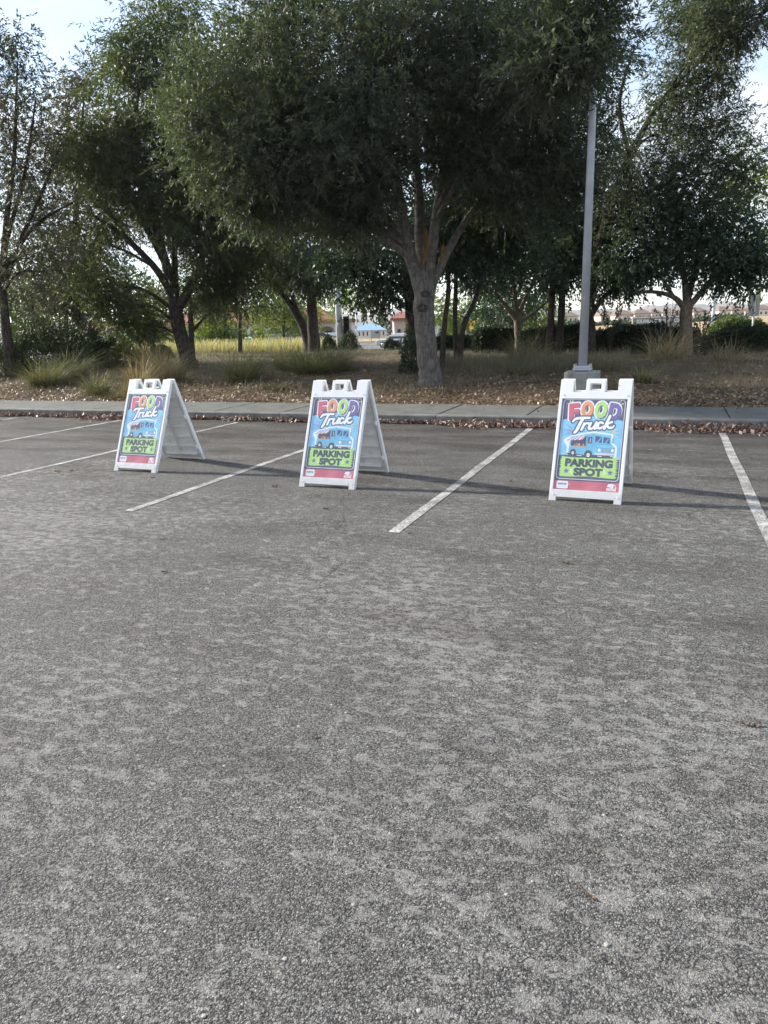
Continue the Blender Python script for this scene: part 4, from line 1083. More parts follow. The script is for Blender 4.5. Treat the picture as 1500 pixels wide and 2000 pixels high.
def patchy(s, d):
    return np.clip(0.5 + 0.5 * np.sin(s * 0.8 + 1.1 * np.sin(d * 0.6)) + 0.35 * np.sin(d * 1.1 + s * 0.3), 0.06, 1)


field_of('tall_grass', 'pale sunlit tall grass on the far side of the mound', -46, -24.0, 46, 54, 13000, 1.15, 0.05, M['grass_tall'], 41, 0.3)
field_of('weeds', 'short mixed weeds and dry grass on the mound', -24, 14, 14.6, 36, 38000, 0.22, 0.013, M['grass_grey'], 43, 0.8, patchy)
field_of('dry_weeds', 'straw coloured dry weeds along the front of the bed', -22, 12, 13.7, 21, 12000, 0.17, 0.010, M['grass_gold'], 46, 0.9, lambda s, d: patchy(s * 1.3 + 1, d) ** 1.5)
field_of('low_grass', 'sparse low green grass under the trees', -24, 14, 14.2, 34, 16000, 0.16, 0.012, M['grass_green'], 44, 0.7, lambda s, d: patchy(s + 3, d + 2) ** 2)
field_of('standing_hay', 'grey standing dead grass between the big trunk and the lamp post', -6.6, -1.0, 18.6, 22, 5200, 0.42, 0.010, M['grass_grey'], 45, 0.2)

# ------------------------------------------------------------------ fallen leaves
def litter(name, label, s, d, z, mat, r, size=0.055, tilt=0.5):
    k = len(s)
    P = s[:, None] * ES + d[:, None] * ED
    P[:, 2] = z
    a = r.uniform(0, 2 * PI, k)
    D = norm(np.stack([np.cos(a), np.sin(a), r.normal(0, tilt, k)], 1))
    side = norm(np.cross(D, np.stack([r.normal(0, tilt, k), r.normal(0, tilt, k), np.ones(k)], 1)))
    L = size * r.uniform(.35, 1.5, k); W = L * r.uniform(.2, .6, k)
    up = np.cross(side, D) * (L * r.uniform(-.25, .35, k))[:, None]
    b = P - D * (L / 2)[:, None]; t_ = P + D * (L / 2)[:, None]
    V = np.stack([b + up * .3, P + side * (W / 2)[:, None] - up * .3, t_ + up * .6, P - side * (W / 2)[:, None] - up * .2], 1)
    lowest = V[:, :, 2].min(1)
    V[:, :, 2] += np.maximum(0, (z + 0.002) - lowest)[:, None]
    o = obj(name, quads_mesh(name, V, mat))
    tag(o, label, 'fallen leaves', None, 'stuff')


r = np.random.default_rng(77)
k = 15000
s = r.uniform(-16, 9, k)
pile = 0.14 + 0.11 * np.sin(s * 1.7) + 0.10 * np.sin(s * 0.63 + 2) + 0.06 * np.sin(s * 4.1 + 1) + np.clip((s + 3) * 0.02, -0.03, 0.14)
pile = np.clip(pile * 0.88, 0.03, 0.36)
dd_ = 11.47 - np.abs(r.normal(0, 1, k)) * pile * 0.75 - 0.02
hz = 0.004 + r.uniform(0, 1, k) ** 2 * 0.09 * np.clip(pile / 0.3, 0, 1.2) * np.clip(1 - (11.47 - dd_) / (pile * 2 + .02), 0, 1)
litter('gutter_leaves', 'dry reddish brown leaves heaped in the gutter along the kerb', s, dd_, hz, M['gutter_litter'], r, 0.07, 0.7)
k = 30000
s = r.uniform(-24, 12, k); dd_ = 13.15 + r.exponential(1.6, k)
z = np.maximum(ground_h(s, dd_), 0.0) + r.uniform(0.004, 0.05, k)
z = np.where(dd_ < 13.6, np.maximum(z, 0.10), z)
litter('leaf_litter', 'brown fallen leaves carpeting the soil behind the sidewalk', s, dd_, z, M['litter'], r, 0.075, 0.5)
k = 260
s = r.uniform(-14, 7, k); dd_ = np.where(r.uniform(size=k) < .5, r.uniform(11.66, 13.15, k), 11.4 - r.exponential(1.0, k))
z = np.where(dd_ > 11.6, 0.152, 0.006)
litter('scattered_leaves', 'scattered dry leaves on the sidewalk and on the asphalt by the gutter', s, dd_, z, M['gutter_litter'], r, 0.05, 0.3)


def lone_leaf(label, px, py, size, rot, stalk=0.0, mat='litter', name='dry_leaf', z=0.005):
    dvec = _F + _R * (px - 750) / F_PX - _U * (py - 1000) / F_PX
    t = (z - CAM_H) / dvec[2]
    q = np.array([0, 0, CAM_H]) + dvec * t
    r = np.random.default_rng(int(px * 7 + py))
    if py < 1200: size *= 0.68
    bm = bmesh.new()
    prof = [0.03, 0.24, 0.30, 0.22, 0.02]
    rows = []
    for i, w in enumerate(prof):
        tt = i / 4
        x = (tt - 0.5) * size
        h = size * (0.10 + 0.22 * (tt - 0.45) ** 2 * 4)
        rows.append([bm.verts.new((x, -w * size, h + size * .12 * r.uniform(.4, 1.2))), bm.verts.new((x, 0, h * .3)), bm.verts.new((x, w * size, h + size * .12 * r.uniform(.2, 1)))])
    for A, B in zip(rows, rows[1:]):
        for j in range(2):
            bm.faces.new([A[j], A[j + 1], B[j + 1], B[j]])
    if stalk:
        p0 = Vector((-0.5 * size, 0, size * .1)); p1 = Vector((-0.5 * size - stalk, stalk * .25, 0.004))
        for off in (Vector((0, .0012, 0)), Vector((0, 0, .0012))):
            vs = [bm.verts.new(p) for p in (p0 - off, p0 + off, p1 + off, p1 - off)]
            bm.faces.new(vs)
    me = bpy.data.meshes.new(name); bm.to_mesh(me); bm.free()
    me.materials.append(M[mat])
    me.polygons.foreach_set('use_smooth', np.ones(len(me.polygons), dtype=bool))
    o = obj(name, me, None, (q[0], q[1], z - 0.003))
    o.rotation_euler = (0, 0, rot)
    tag(o, label, 'leaf', 'single leaves lying on the asphalt')


lone_leaf('pale orange leaf with a long stalk on the asphalt low in the right half', 1155, 1752, 0.022, -0.9, 0.05, 'dead_leaf')
lone_leaf('curled tan leaf on the asphalt at the right edge', 1478, 1416, 0.032, 0.3, 0.03, 'litter')
lone_leaf('thin tan leaf left of the curled one at the right edge', 1456, 1414, 0.030, -0.2, 0.02, 'litter')
lone_leaf('dark brown leaf on the open asphalt in the middle of the photo', 615, 1438, 0.028, 0.8)
lone_leaf('dark leaf on the asphalt in front of the right sandwich board', 1105, 1099, 0.07, 0.1)
lone_leaf('dark leaf on the open asphalt below the left sandwich board', 318, 1053, 0.05, 0.4)
lone_leaf('brown leaf left of the middle sandwich board foot', 537, 950, 0.09, 0.3)
lone_leaf('reddish leaf on the asphalt just in front of the left sandwich board', 299, 933, 0.06, 0.2, 0, 'gutter_litter')
lone_leaf('pale leaf left of the left sandwich board', 112, 921, 0.09, 0.0, 0, 'dead_leaf')
lone_leaf('pale leaf nearer to the left sandwich board foot', 140, 919, 0.07, 1.0, 0, 'dead_leaf')
lone_leaf('brown leaf right of the near end of the middle white line', 801, 1042, 0.05, 0.3, 0, 'gutter_litter')
lone_leaf('pale leaf left of the foot of the right sandwich board', 998, 940, 0.07, 0.9, 0, 'dead_leaf')
lone_leaf('dark twig like leaf in front of the middle sandwich board', 637, 994, 0.07, 0.1)
lone_leaf('reddish leaf on the asphalt below the near end of the left white line', 322, 1117, 0.055, 0.2, 0, 'gutter_litter')
for i, (px, py, sz, lab) in enumerate(((690, 1768, 0.010, 'small pale pebble right of the lower middle'), (327, 1757, 0.009, 'small pale pebble above the other at lower left'), (556, 1874, 0.010, 'small white pebble low in the middle left'), (818, 1975, 0.010, 'small white pebble at the bottom edge'), (1184, 1846, 0.012, 'flat pale chip at lower right'), (398, 1985, 0.010, 'small white pebble at bottom left'), (1040, 1722, 0.008, 'tiny yellowish pebble left of the stalked leaf'), (232, 1890, 0.009, 'small pale pebble at lower left'))):
    dvec = _F + _R * (px - 750) / F_PX - _U * (py - 1000) / F_PX
    q = np.array([0, 0, CAM_H]) + dvec * (-CAM_H / dvec[2])
    bm = bmesh.new()
    bmesh.ops.create_icosphere(bm, subdivisions=2, radius=sz * 0.6)
    for v in bm.verts:
        v.co *= random.uniform(0.8, 1.15); v.co.z *= 0.38
    me = bpy.data.meshes.new('pebble'); bm.to_mesh(me); bm.free(); me.materials.append(M['shingle'])
    o = obj('pebble', me, None, (q[0], q[1], sz * 0.2))
    o.rotation_euler = (0, 0, i)
    tag(o, lab + ' of the asphalt', 'pebble', 'pale pebbles on the asphalt')

# ------------------------------------------------------------------ the poster print, drawn into an image in memory
PW, PH = 600, 856
NAVY = (0.055, 0.062, 0.125); WHITE = (0.84, 0.85, 0.87); SKYB = (0.165, 0.52, 0.80); GREEN = (0.42, 0.71, 0.17)
RED = (0.66, 0.085, 0.145); ORANGE = (0.84, 0.31, 0.11); PURPLE = (0.155, 0.09, 0.36); BODY = (0.13, 0.46, 0.68); DARK = (0.03, 0.035, 0.075)
ASP = PH / PW


class Canvas:
    """x 0..1 left to right, y 0..ASP top to bottom; shapes are drawn by signed distance"""
    def __init__(s, col): s.a = np.empty((PH, PW, 3), np.float32); s.a[:] = col

    def region(s, x0, y0, x1, y1):
        i0 = max(0, int(x0 * PW) - 3); i1 = min(PW, int(x1 * PW) + 4); j0 = max(0, int(y0 * PW) - 3); j1 = min(PH, int(y1 * PW) + 4)
        if i1 <= i0 or j1 <= j0: return None
        X, Y = np.meshgrid((np.arange(i0, i1) + .5) / PW, (np.arange(j0, j1) + .5) / PW)
        return i0, i1, j0, j1, X, Y

    def put(s, reg, sdv, col, alpha=1.0):
        i0, i1, j0, j1 = reg[:4]
        c = np.clip(0.5 - sdv * PW, 0, 1)[..., None] * alpha
        s.a[j0:j1, i0:i1] = s.a[j0:j1, i0:i1] * (1 - c) + np.array(col, np.float32) * c

    @staticmethod
    def sdf(segs, X, Y):
        d2 = np.full(X.shape, 1e9); ins = np.zeros(X.shape, bool)
        for x0, y0, x1, y1 in segs:
            ex, ey = x1 - x0, y1 - y0
            l2 = ex * ex + ey * ey + 1e-12
            t = np.clip(((X - x0) * ex + (Y - y0) * ey) / l2, 0, 1)
            d2 = np.minimum(d2, (X - x0 - ex * t) ** 2 + (Y - y0 - ey * t) ** 2)
            c = (y0 > Y) != (y1 > Y)
            if abs(ey) > 1e-12:
                ins ^= c & (X < x0 + (Y - y0) * ex / ey)
        d = np.sqrt(d2)
        return np.where(ins, -d, d)

    def segs(s, segs, col, grow=0.0, shift=(0, 0), alpha=1.0):
        S_ = np.asarray(segs, float) + np.array([shift[0], shift[1], shift[0], shift[1]])
        g = max(grow, 0)
        reg = s.region(S_[:, [0, 2]].min() - g, S_[:, [1, 3]].min() - g, S_[:, [0, 2]].max() + g, S_[:, [1, 3]].max() + g)
        if reg is None: return
        s.put(reg, s.sdf(S_, reg[4], reg[5]) - grow, col, alpha)

    def poly(s, pts, col, grow=0.0, alpha=1.0):
        s.segs([(*pts[i], *pts[(i + 1) % len(pts)]) for i in range(len(pts))], col, grow, (0, 0), alpha)

    def stroke(s, pts, w, col, alpha=1.0):
        P = np.asarray(pts, float); w = np.broadcast_to(np.asarray(w, float), len(P))
        reg = s.region(P[:, 0].min() - w.max(), P[:, 1].min() - w.max(), P[:, 0].max() + w.max(), P[:, 1].max() + w.max())
        if reg is None: return
        X, Y = reg[4], reg[5]
        d = np.full(X.shape, 1e9)
        for (x0, y0), (x1, y1), w0, w1 in zip(P[:-1], P[1:], w[:-1], w[1:]):
            ex, ey = x1 - x0, y1 - y0
            t = np.clip(((X - x0) * ex + (Y - y0) * ey) / (ex * ex + ey * ey + 1e-12), 0, 1)
            d = np.minimum(d, np.hypot(X - x0 - ex * t, Y - y0 - ey * t) - (w0 + (w1 - w0) * t) / 2)
        s.put(reg, d, col, alpha)

    def ell(s, cx, cy, rx, ry, col, rot=0.0, alpha=1.0):
        a = np.linspace(0, 2 * PI, 40, endpoint=False)
        c, n_ = math.cos(rot), math.sin(rot)
        s.poly([(cx + c * rx * math.cos(t) - n_ * ry * math.sin(t), cy + n_ * rx * math.cos(t) + c * ry * math.sin(t)) for t in a], col, 0, alpha)


def rrect(x0, y0, x1, y1, rad, n=6):
    out = []
    for cx, cy, a0 in ((x1 - rad, y0 + rad, -PI / 2), (x1 - rad, y1 - rad, 0), (x0 + rad, y1 - rad, PI / 2), (x0 + rad, y0 + rad, PI)):
        out += [(cx + rad * math.cos(a0 + PI / 2 * i / n), cy + rad * math.sin(a0 + PI / 2 * i / n)) for i in range(n + 1)]
    return out


def glyphs(text, x0, x1, y0, y1, shear=0.0, rot=0.0):
    """outline segments of a word in the built-in font, fitted to a box (y down)"""
    cu = bpy.data.curves.new('lettering', 'FONT'); cu.body = text; cu.resolution_u = 4
    ob = bpy.data.objects.new('lettering', cu); COL.objects.link(ob)
    dg = bpy.context.evaluated_depsgraph_get()
    me = bpy.data.meshes.new_from_object(ob.evaluated_get(dg))
    n = {}
    for p_ in me.polygons:
        v = list(p_.vertices)
        for i in range(len(v)):
            kk = tuple(sorted((v[i], v[(i + 1) % len(v)]))); n[kk] = n.get(kk, 0) + 1
    co = np.array([v.co[:2] for v in me.vertices])
    seg = np.array([(*co[a], *co[b]) for (a, b), c in n.items() if c == 1])
    bpy.data.objects.remove(ob); bpy.data.curves.remove(cu); bpy.data.meshes.remove(me)
    X = seg[:, [0, 2]]; Y = seg[:, [1, 3]]
    X = (X - X.min()) / (X.max() - X.min()); Y = (Y - Y.min()) / (Y.max() - Y.min())
    X = x0 + X * (x1 - x0) ; Yd = y1 - Y * (y1 - y0)
    X = X + (y1 - Yd) * shear
    cx, cy = (x0 + x1) / 2, (y0 + y1) / 2
    c, s_ = math.cos(rot), math.sin(rot)
    X2 = cx + (X - cx) * c - (Yd - cy) * s_; Y2 = cy + (X - cx) * s_ + (Yd - cy) * c
    return np.stack([X2[:, 0], Y2[:, 0], X2[:, 1], Y2[:, 1]], 1)


def draw_poster():
    c = Canvas(NAVY)
    H = ASP
    fb = 0.882 * H                                  # lower end of the framed picture
    # blue field with a wavy shoulder below the title, rays inside it
    top = 0.19 * H
    blue = [(0.035, 0.235 * H)] + [(0.035 + 0.93 * t, top + 0.045 * H * (2 * t - 1) ** 2 * 1.0) for t in np.linspace(0, 1, 20)] + [(0.965, 0.66 * H), (0.035, 0.66 * H)]
    c.poly(blue, SKYB)
    for i in range(22):
        if i % 2: continue
        a0 = i / 22 * 2 * PI; a1 = (i + 1) / 22 * 2 * PI
        P = [(0.5, 0.42 * H)]
        for a in (a0, a1): P.append((0.5 + 0.9 * math.cos(a), 0.42 * H + 0.9 * math.sin(a)))
        # keep the ray inside the blue field
        reg = c.region(0.035, top + 0.02, 0.965, 0.655 * H)
        d = c.sdf([(*P[k], *P[(k + 1) % 3]) for k in range(3)], reg[4], reg[5])
        d2 = c.sdf([(*blue[k], *blue[(k + 1) % len(blue)]) for k in range(len(blue))], reg[4], reg[5])
        c.put(reg, np.maximum(d, d2), (0.23, 0.60, 0.85), 0.8)
    # dark ground of the lower picture
    c.poly([(0.0, 0.625 * H), (0.3, 0.615 * H), (0.6, 0.645 * H), (1.0, 0.65 * H), (1.0, fb + .02), (0.0, fb + .02)], NAVY)
    # brush stroked green block
    rr = np.random.default_rng(4)
    yt = lambda x: 0.632 * H + 0.012 * H * math.sin(x * 5) + 0.01 * x
    pts = [(x, yt(x)) for x in np.linspace(0.075, 0.915, 14)]
    right = []
    y = 0.65 * H
    while y < 0.85 * H:
        right += [(0.93 + rr.uniform(0, .03), y), (0.905 + rr.uniform(0, .02), y + 0.012)]
        y += 0.028
    left = []
    y = 0.845 * H
    while y > 0.65 * H:
        left += [(0.045 + rr.uniform(0, .03), y), (0.075 + rr.uniform(0, .02), y - 0.012)]
        y -= 0.028
    bot = [(x, 0.852 * H + 0.006 * H * math.sin(x * 9)) for x in np.linspace(0.90, 0.09, 12)]
    c.poly(pts + right + bot + left, GREEN)
    # title letters
    FO = []
    for ch, x0, x1, y0, y1, col, rot in (('F', 0.115, 0.285, 0.045 * H, 0.232 * H, RED, -0.10), ('O', 0.305, 0.495, 0.022 * H, 0.205 * H, ORANGE, -0.03), ('O', 0.515, 0.710, 0.022 * H, 0.208 * H, GREEN, 0.04), ('D', 0.725, 0.915, 0.038 * H, 0.228 * H, PURPLE, 0.10)):
        FO.append((glyphs(ch, x0 + .018, x1 - .018, y0 + .018, y1 - .018, 0.04, rot), col))
    for sg, col in FO: c.segs(sg, WHITE, 0.036)
    for sg, col in FO: c.segs(sg, NAVY, 0.016, (0.012, 0.016))
    for sg, col in FO: c.segs(sg, col, 0.016)
    # brush script
    def mp(p): return (0.20 + p[0] * 0.60, 0.352 * H - p[1] * 0.145 * H - p[0] * 0.035 * H)
    def curve(pl): 
        Q = smooth_path([(a, b, w, 0) for a, b, w in pl], 8)
        return [mp((q[0], q[1])) for q in Q], [max(0.008, q[2]) for q in Q]
    strokes = [curve([(0.00, 0.70, .03), (0.06, 0.88, .042), (0.20, 0.93, .042), (0.42, 0.90, .036)]),
               curve([(0.26, 0.90, .044), (0.19, 0.50, .048), (0.12, 0.02, .050), (0.07, -0.16, .040)]),
               curve([(0.30, 0.50, .036), (0.27, 0.22, .042), (0.24, 0.02, .038)]), curve([(0.27, 0.26, .026), (0.34, 0.48, .032), (0.41, 0.48, .038)]),
               curve([(0.47, 0.50, .036), (0.43, 0.20, .042), (0.45, 0.06, .042), (0.52, 0.10, .036), (0.58, 0.32, .030)]), curve([(0.61, 0.52, .036), (0.57, 0.20, .042), (0.58, 0.06, .038), (0.63, 0.10, .028)]),
               curve([(0.77, 0.44, .036), (0.71, 0.52, .034), (0.65, 0.34, .042), (0.66, 0.12, .042), (0.72, 0.06, .036), (0.80, 0.20, .024)]),
               curve([(0.94, 0.95, .040), (0.88, 0.50, .044), (0.82, 0.02, .042)]), curve([(0.85, 0.26, .026), (0.94, 0.42, .032), (1.00, 0.48, .036)]), curve([(0.88, 0.30, .034), (0.93, 0.08, .040), (1.02, 0.06, .034), (1.06, 0.20, .022)])]
    for P, w in strokes: c.stroke(P, np.array(w) + 0.040, NAVY)
    for P, w in strokes: c.stroke(P, np.array(w), (0.90, 0.91, 0.93))
    # spark marks
    for x0, y0, x1, y1, col, w in ((0.105, 0.285, 0.185, 0.32, (0.45, 0.15, 0.38), .016), (0.08, 0.345, 0.185, 0.350, (0.45, 0.15, 0.38), .020), (0.10, 0.395, 0.18, 0.375, (0.45, 0.15, 0.38), .014), (0.90, 0.325, 0.83, 0.345, (0.85, 0.62, 0.20), .016), (0.925, 0.365, 0.825, 0.365, (0.85, 0.62, 0.20), .020), (0.91, 0.41, 0.835, 0.385, (0.85, 0.62, 0.20), .016),
                                   (0.115, 0.012, 0.135, 0.035, (0.55, 0.75, 0.35), .020), (0.16, 0.008, 0.165, 0.03, (0.75, 0.85, 0.6), .018), (0.075, 0.045, 0.10, 0.055, (0.75, 0.25, 0.25), .016), (0.885, 0.035, 0.915, 0.012, (0.80, 0.40, 0.25), .018), (0.905, 0.055, 0.95, 0.045, (0.65, 0.80, 0.55), .016), (0.845, 0.03, 0.855, 0.01, (0.3, 0.2, 0.5), .016)):
        c.stroke([(x0, y0 * H), (x1, y1 * H)], [w * .5, w], col)
    # the truck, white keyline first
    def T(p): return (0.10 + p[0] * 0.80, 0.360 * H + p[1] * 0.278 * H)
    def tp(pts, col, grow=0.0): c.poly([T(p) for p in pts], col, grow)
    outline = [(0.10, 0.22), (0.42, 0.06), (0.56, 0.02), (0.90, 0.10), (0.91, 0.42), (1.00, 0.58), (1.00, 0.92), (0.60, 0.97), (0.45, 0.98), (0.08, 0.88), (0.08, 0.62), (0.0, 0.36)]
    tp(outline, WHITE, 0.016)
    tp([(0.05, 0.86), (0.2, 0.84), (0.98, 0.90), (0.95, 1.02), (0.5, 1.03), (0.1, 0.93)], DARK)
    for a, b in ((0.26, 0.36), (0.66, 0.74), (0.90, 0.99)): tp([(a, 0.925), (b, 0.935), (b, 0.965), (a, 0.95)], WHITE)
    tp([(0.11, 0.24), (0.42, 0.08), (0.56, 0.04), (0.56, 0.92), (0.40, 0.92), (0.09, 0.84)], BODY)
    tp([(0.56, 0.04), (0.89, 0.11), (0.90, 0.44), (0.98, 0.60), (0.98, 0.84), (0.56, 0.90)], (0.155, 0.52, 0.75))
    tp([(0.12, 0.22), (0.42, 0.08), (0.56, 0.04), (0.89, 0.11), (0.89, 0.14), (0.56, 0.085), (0.43, 0.12), (0.12, 0.27)], (0.25, 0.62, 0.82))
    tp([(0.13, 0.27), (0.42, 0.17), (0.42, 0.58), (0.13, 0.58)], (0.05, 0.035, 0.07))            # serving hatch
    for x, h_, col in ((0.20, .07, (0.35, 0.16, 0.08)), (0.24, .11, (0.45, 0.15, 0.08)), (0.28, .09, (0.7, 0.45, 0.2)), (0.36, .08, (0.5, 0.3, 0.16))): tp([(x, 0.56 - h_), (x + .025, 0.56 - h_), (x + .03, 0.56), (x - .005, 0.56)], col)
    tp([(0.11, 0.565), (0.43, 0.565), (0.43, 0.60), (0.11, 0.60)], (0.62, 0.28, 0.14))
    for i in range(8):                                                                          # striped awning
        a, b = i / 8, (i + 1) / 8
        P = lambda t, k_: (0.13 + 0.29 * t - 0.135 * k_ * (1 - 0.55 * t), 0.25 - 0.10 * t + (0.115 + .03 * t) * k_)
        tp([P(a, 0), P(b, 0), P(b, 1), ((P(a, 1)[0] + P(b, 1)[0]) / 2, P(a, 1)[1] + .03), P(a, 1)], (0.55, 0.25, 0.38) if i % 2 else (0.84, 0.80, 0.85))
    c.stroke([T((0.01, 0.38)), T((0.13, 0.58))], .008, WHITE)
    tp([(0.455, 0.21), (0.535, 0.19), (0.535, 0.46), (0.455, 0.46)], (0.04, 0.055, 0.13))         # side window
    tp([(0.59, 0.15), (0.72, 0.185), (0.72, 0.43), (0.59, 0.40)], (0.045, 0.07, 0.20))
    tp([(0.745, 0.19), (0.865, 0.22), (0.875, 0.45), (0.745, 0.43)], (0.045, 0.07, 0.20))
    tp([(0.615, 0.40), (0.70, 0.19), (0.72, 0.195), (0.66, 0.415)], (0.16, 0.34, 0.62)); tp([(0.77, 0.435), (0.83, 0.24), (0.855, 0.245), (0.81, 0.44)], (0.16, 0.34, 0.62))
    c.stroke([T((0.50, 0.25)), T((0.50, 0.42))], .022, (0.10, 0.11, 0.16)); c.stroke([T((0.50, 0.26)), T((0.50, 0.40))], .012, (0.6, 0.65, 0.7))
    c.stroke([T((0.925, 0.26)), T((0.925, 0.40))], .022, (0.10, 0.11, 0.16)); c.stroke([T((0.925, 0.27)), T((0.925, 0.38))], .010, (0.6, 0.65, 0.7))
    for a, b in (((0.44, 0.14), (0.44, 0.86)), ((0.56, 0.05), (0.56, 0.60)), ((0.58, 0.46), (0.90, 0.50)), ((0.58, 0.50), (0.64, 0.62)), ((0.64, 0.62), (0.97, 0.64))): c.stroke([T(a), T(b)], .005, (0.05, 0.16, 0.28))
    tp([(0.745, 0.655), (0.885, 0.665), (0.885, 0.80), (0.745, 0.79)], (0.06, 0.10, 0.20))          # grille
    for k_ in range(3): tp([(0.755, 0.675 + .042 * k_), (0.875, 0.683 + .042 * k_), (0.875, 0.70 + .042 * k_), (0.755, 0.692 + .042 * k_)], (0.70, 0.72, 0.76))
    for cx in (0.685, 0.935):
        p_ = T((cx, 0.705)); c.ell(*p_, 0.030, 0.034, DARK); c.ell(*p_, 0.024, 0.028, (0.86, 0.88, 0.9))
    tp([(0.60, 0.835), (0.99, 0.845), (0.99, 0.905), (0.60, 0.90)], (0.58, 0.60, 0.70)); tp([(0.60, 0.835), (0.99, 0.845), (0.99, 0.862), (0.60, 0.853)], (0.82, 0.83, 0.87))
    for cx, cy, rw in ((0.185, 0.85, 0.040), (0.485, 0.915, 0.052)):
        p_ = T((cx, cy)); c.ell(p_[0], p_[1] - .012, rw * 1.18, rw * 1.22, (0.05, 0.05, 0.09)); c.ell(*p_, rw * 0.86, rw * 1.02, (0.012, 0.012, 0.02)); c.ell(*p_, rw * .5, rw * .62, (0.80, 0.82, 0.85)); c.ell(*p_, rw * .2, rw * .24, (0.25, 0.26, 0.32))
    # parking spot
    c.segs(glyphs('PARKING', 0.155, 0.865, 0.667 * H, 0.741 * H), DARK, 0.0115)
    c.segs(glyphs('SPOT', 0.300, 0.725, 0.764 * H, 0.837 * H), DARK, 0.0115)
    for cx in (0.175, 0.845):
        c.poly([(cx + (0.048 if i % 2 == 0 else 0.021) * math.sin(i * PI / 5), 0.796 * H - (0.048 if i % 2 == 0 else 0.021) * math.cos(i * PI / 5)) for i in range(10)], PURPLE)
    for sx, cx in ((1, 0.245), (-1, 0.765)):
        for k_ in (-1, 0, 1): c.stroke([(cx - sx * .012, (0.797 + k_ * .010) * H), (cx + sx * .022, (0.797 + k_ * .022) * H)], [.006, .012], (0.80, 0.90, 0.70))
    # white rounded keyline of the picture
    reg = c.region(0, 0, 1, H)
    R_ = rrect(0.026, 0.006 * H, 0.974, fb, 0.05)
    d = c.sdf([(*R_[i], *R_[(i + 1) % len(R_)]) for i in range(len(R_))], reg[4], reg[5])
    c.put(reg, np.abs(d) - 0.0042, WHITE)
    # red foot
    c.poly([(-.1, 0.902 * H), (1.1, 0.902 * H), (1.1, 1.1 * H), (-.1, 1.1 * H)], (0.56, 0.095, 0.145))
    # small unreadable print lines and the college emblem with its name
    rr = np.random.default_rng(9)
    for yy, x1 in ((0.950, 0.52), (0.966, 0.46)):
        x = 0.27
        while x < x1:
            w_ = rr.uniform(.012, .05)
            c.stroke([(x, yy * H), (x + w_, yy * H)], .007, (0.32, 0.05, 0.10), 0.8); x += w_ + .014
    c.ell(0.245, 0.940 * H, .007, .007, WHITE)
    arc = [(0.885 + 0.070 * math.cos(t), 0.962 * H - 0.066 * math.sin(t)) for t in np.linspace(0, PI, 24)]
    c.stroke(arc[:19], .010, WHITE); c.stroke([(0.815, 0.962 * H), (0.955, 0.962 * H)], .009, WHITE)
    for x, y, rx, ry in ((0.852, 0.928, .020, .016), (0.880, 0.924, .026, .017), (0.900, 0.930, .018, .015), (0.842, 0.940, .022, .012), (0.872, 0.946, .010, .020), (0.905, 0.947, .014, .013), (0.888, 0.952, .020, .010)): c.ell(x, y * H, rx, ry, WHITE)
    c.segs(glyphs('SOLANO', 0.817, 0.955, 0.970 * H, 0.983 * H), WHITE, 0.0035)
    c.segs(glyphs('COMMUNITY COLLEGE', 0.805, 0.965, 0.9885 * H, 0.994 * H), WHITE, 0.0006, (0, 0), 0.8)
    return c.a


def image_material(name, arr, rough=0.3):
    h, w = arr.shape[:2]
    lin = np.clip(arr[::-1], 0, 1)
    srgb = np.where(lin <= 0.0031308, lin * 12.92, 1.055 * np.power(np.maximum(lin, 1e-6), 1 / 2.4) - 0.055)
    px = np.ones((h, w, 4), np.float32); px[..., :3] = srgb
    im = bpy.data.images.new(name, w, h)
    im.pixels.foreach_set(px.ravel())
    im.update()
    mt, t, p, o = new_mat(name)
    ti = t.nodes.new('ShaderNodeTexImage'); ti.image = im; ti.extension = 'EXTEND'
    # sun bleached print under a scuffed clear cover
    tc = t.nodes.new('ShaderNodeTexCoord')
    n = N(t, 'ShaderNodeTexNoise', Scale=7.0, Detail=5.0); t.links.new(tc.outputs['Object'], n.inputs['Vector'])
    fr = ramp(t, [(0.3, (0.08, 0.08, 0.08)), (0.7, (0.16, 0.16, 0.16))], n.outputs['Fac'])
    mx = t.nodes.new('ShaderNodeMixRGB'); mx.inputs['Color2'].default_value = (0.75, 0.76, 0.78, 1)
    t.links.new(fr.outputs[0], mx.inputs['Fac']); t.links.new(ti.outputs['Color'], mx.inputs['Color1'])
    t.links.new(mx.outputs[0], p.inputs['Base Color'])
    p.inputs['Roughness'].default_value = rough
    p.inputs['Specular IOR Level'].default_value = 0.5
    nb = N(t, 'ShaderNodeTexNoise', Scale=3.2, Detail=2.0); t.links.new(tc.outputs['Object'], nb.inputs['Vector'])
    bb = N(t, 'ShaderNodeBump', Strength=0.6, Distance=0.02); t.links.new(nb.outputs['Fac'], bb.inputs['Height']); t.links.new(bb.outputs['Normal'], p.inputs['Normal'])
    return mt


M['poster'] = image_material('poster_print', draw_poster())


def sticker_print():
    global PW, PH
    keep = PW, PH
    PW, PH = 240, 160
    c = Canvas((0.80, 0.81, 0.82))
    c.segs(glyphs('RESERVED', 0.13, 0.87, 0.20, 0.33), (0.05, 0.08, 0.20), 0.010)
    rr = np.random.default_rng(2)
    for yy, a, b in ((0.13, .32, .66), (0.405, .14, .86), (0.475, .2, .8), (0.55, .14, .86)):
        c.stroke([(a, yy), (b, yy)], .016, (0.35, 0.45, 0.62))
    PW, PH = keep
    return c.a


M['sticker'] = image_material('sticker_print', sticker_print(), 0.4)

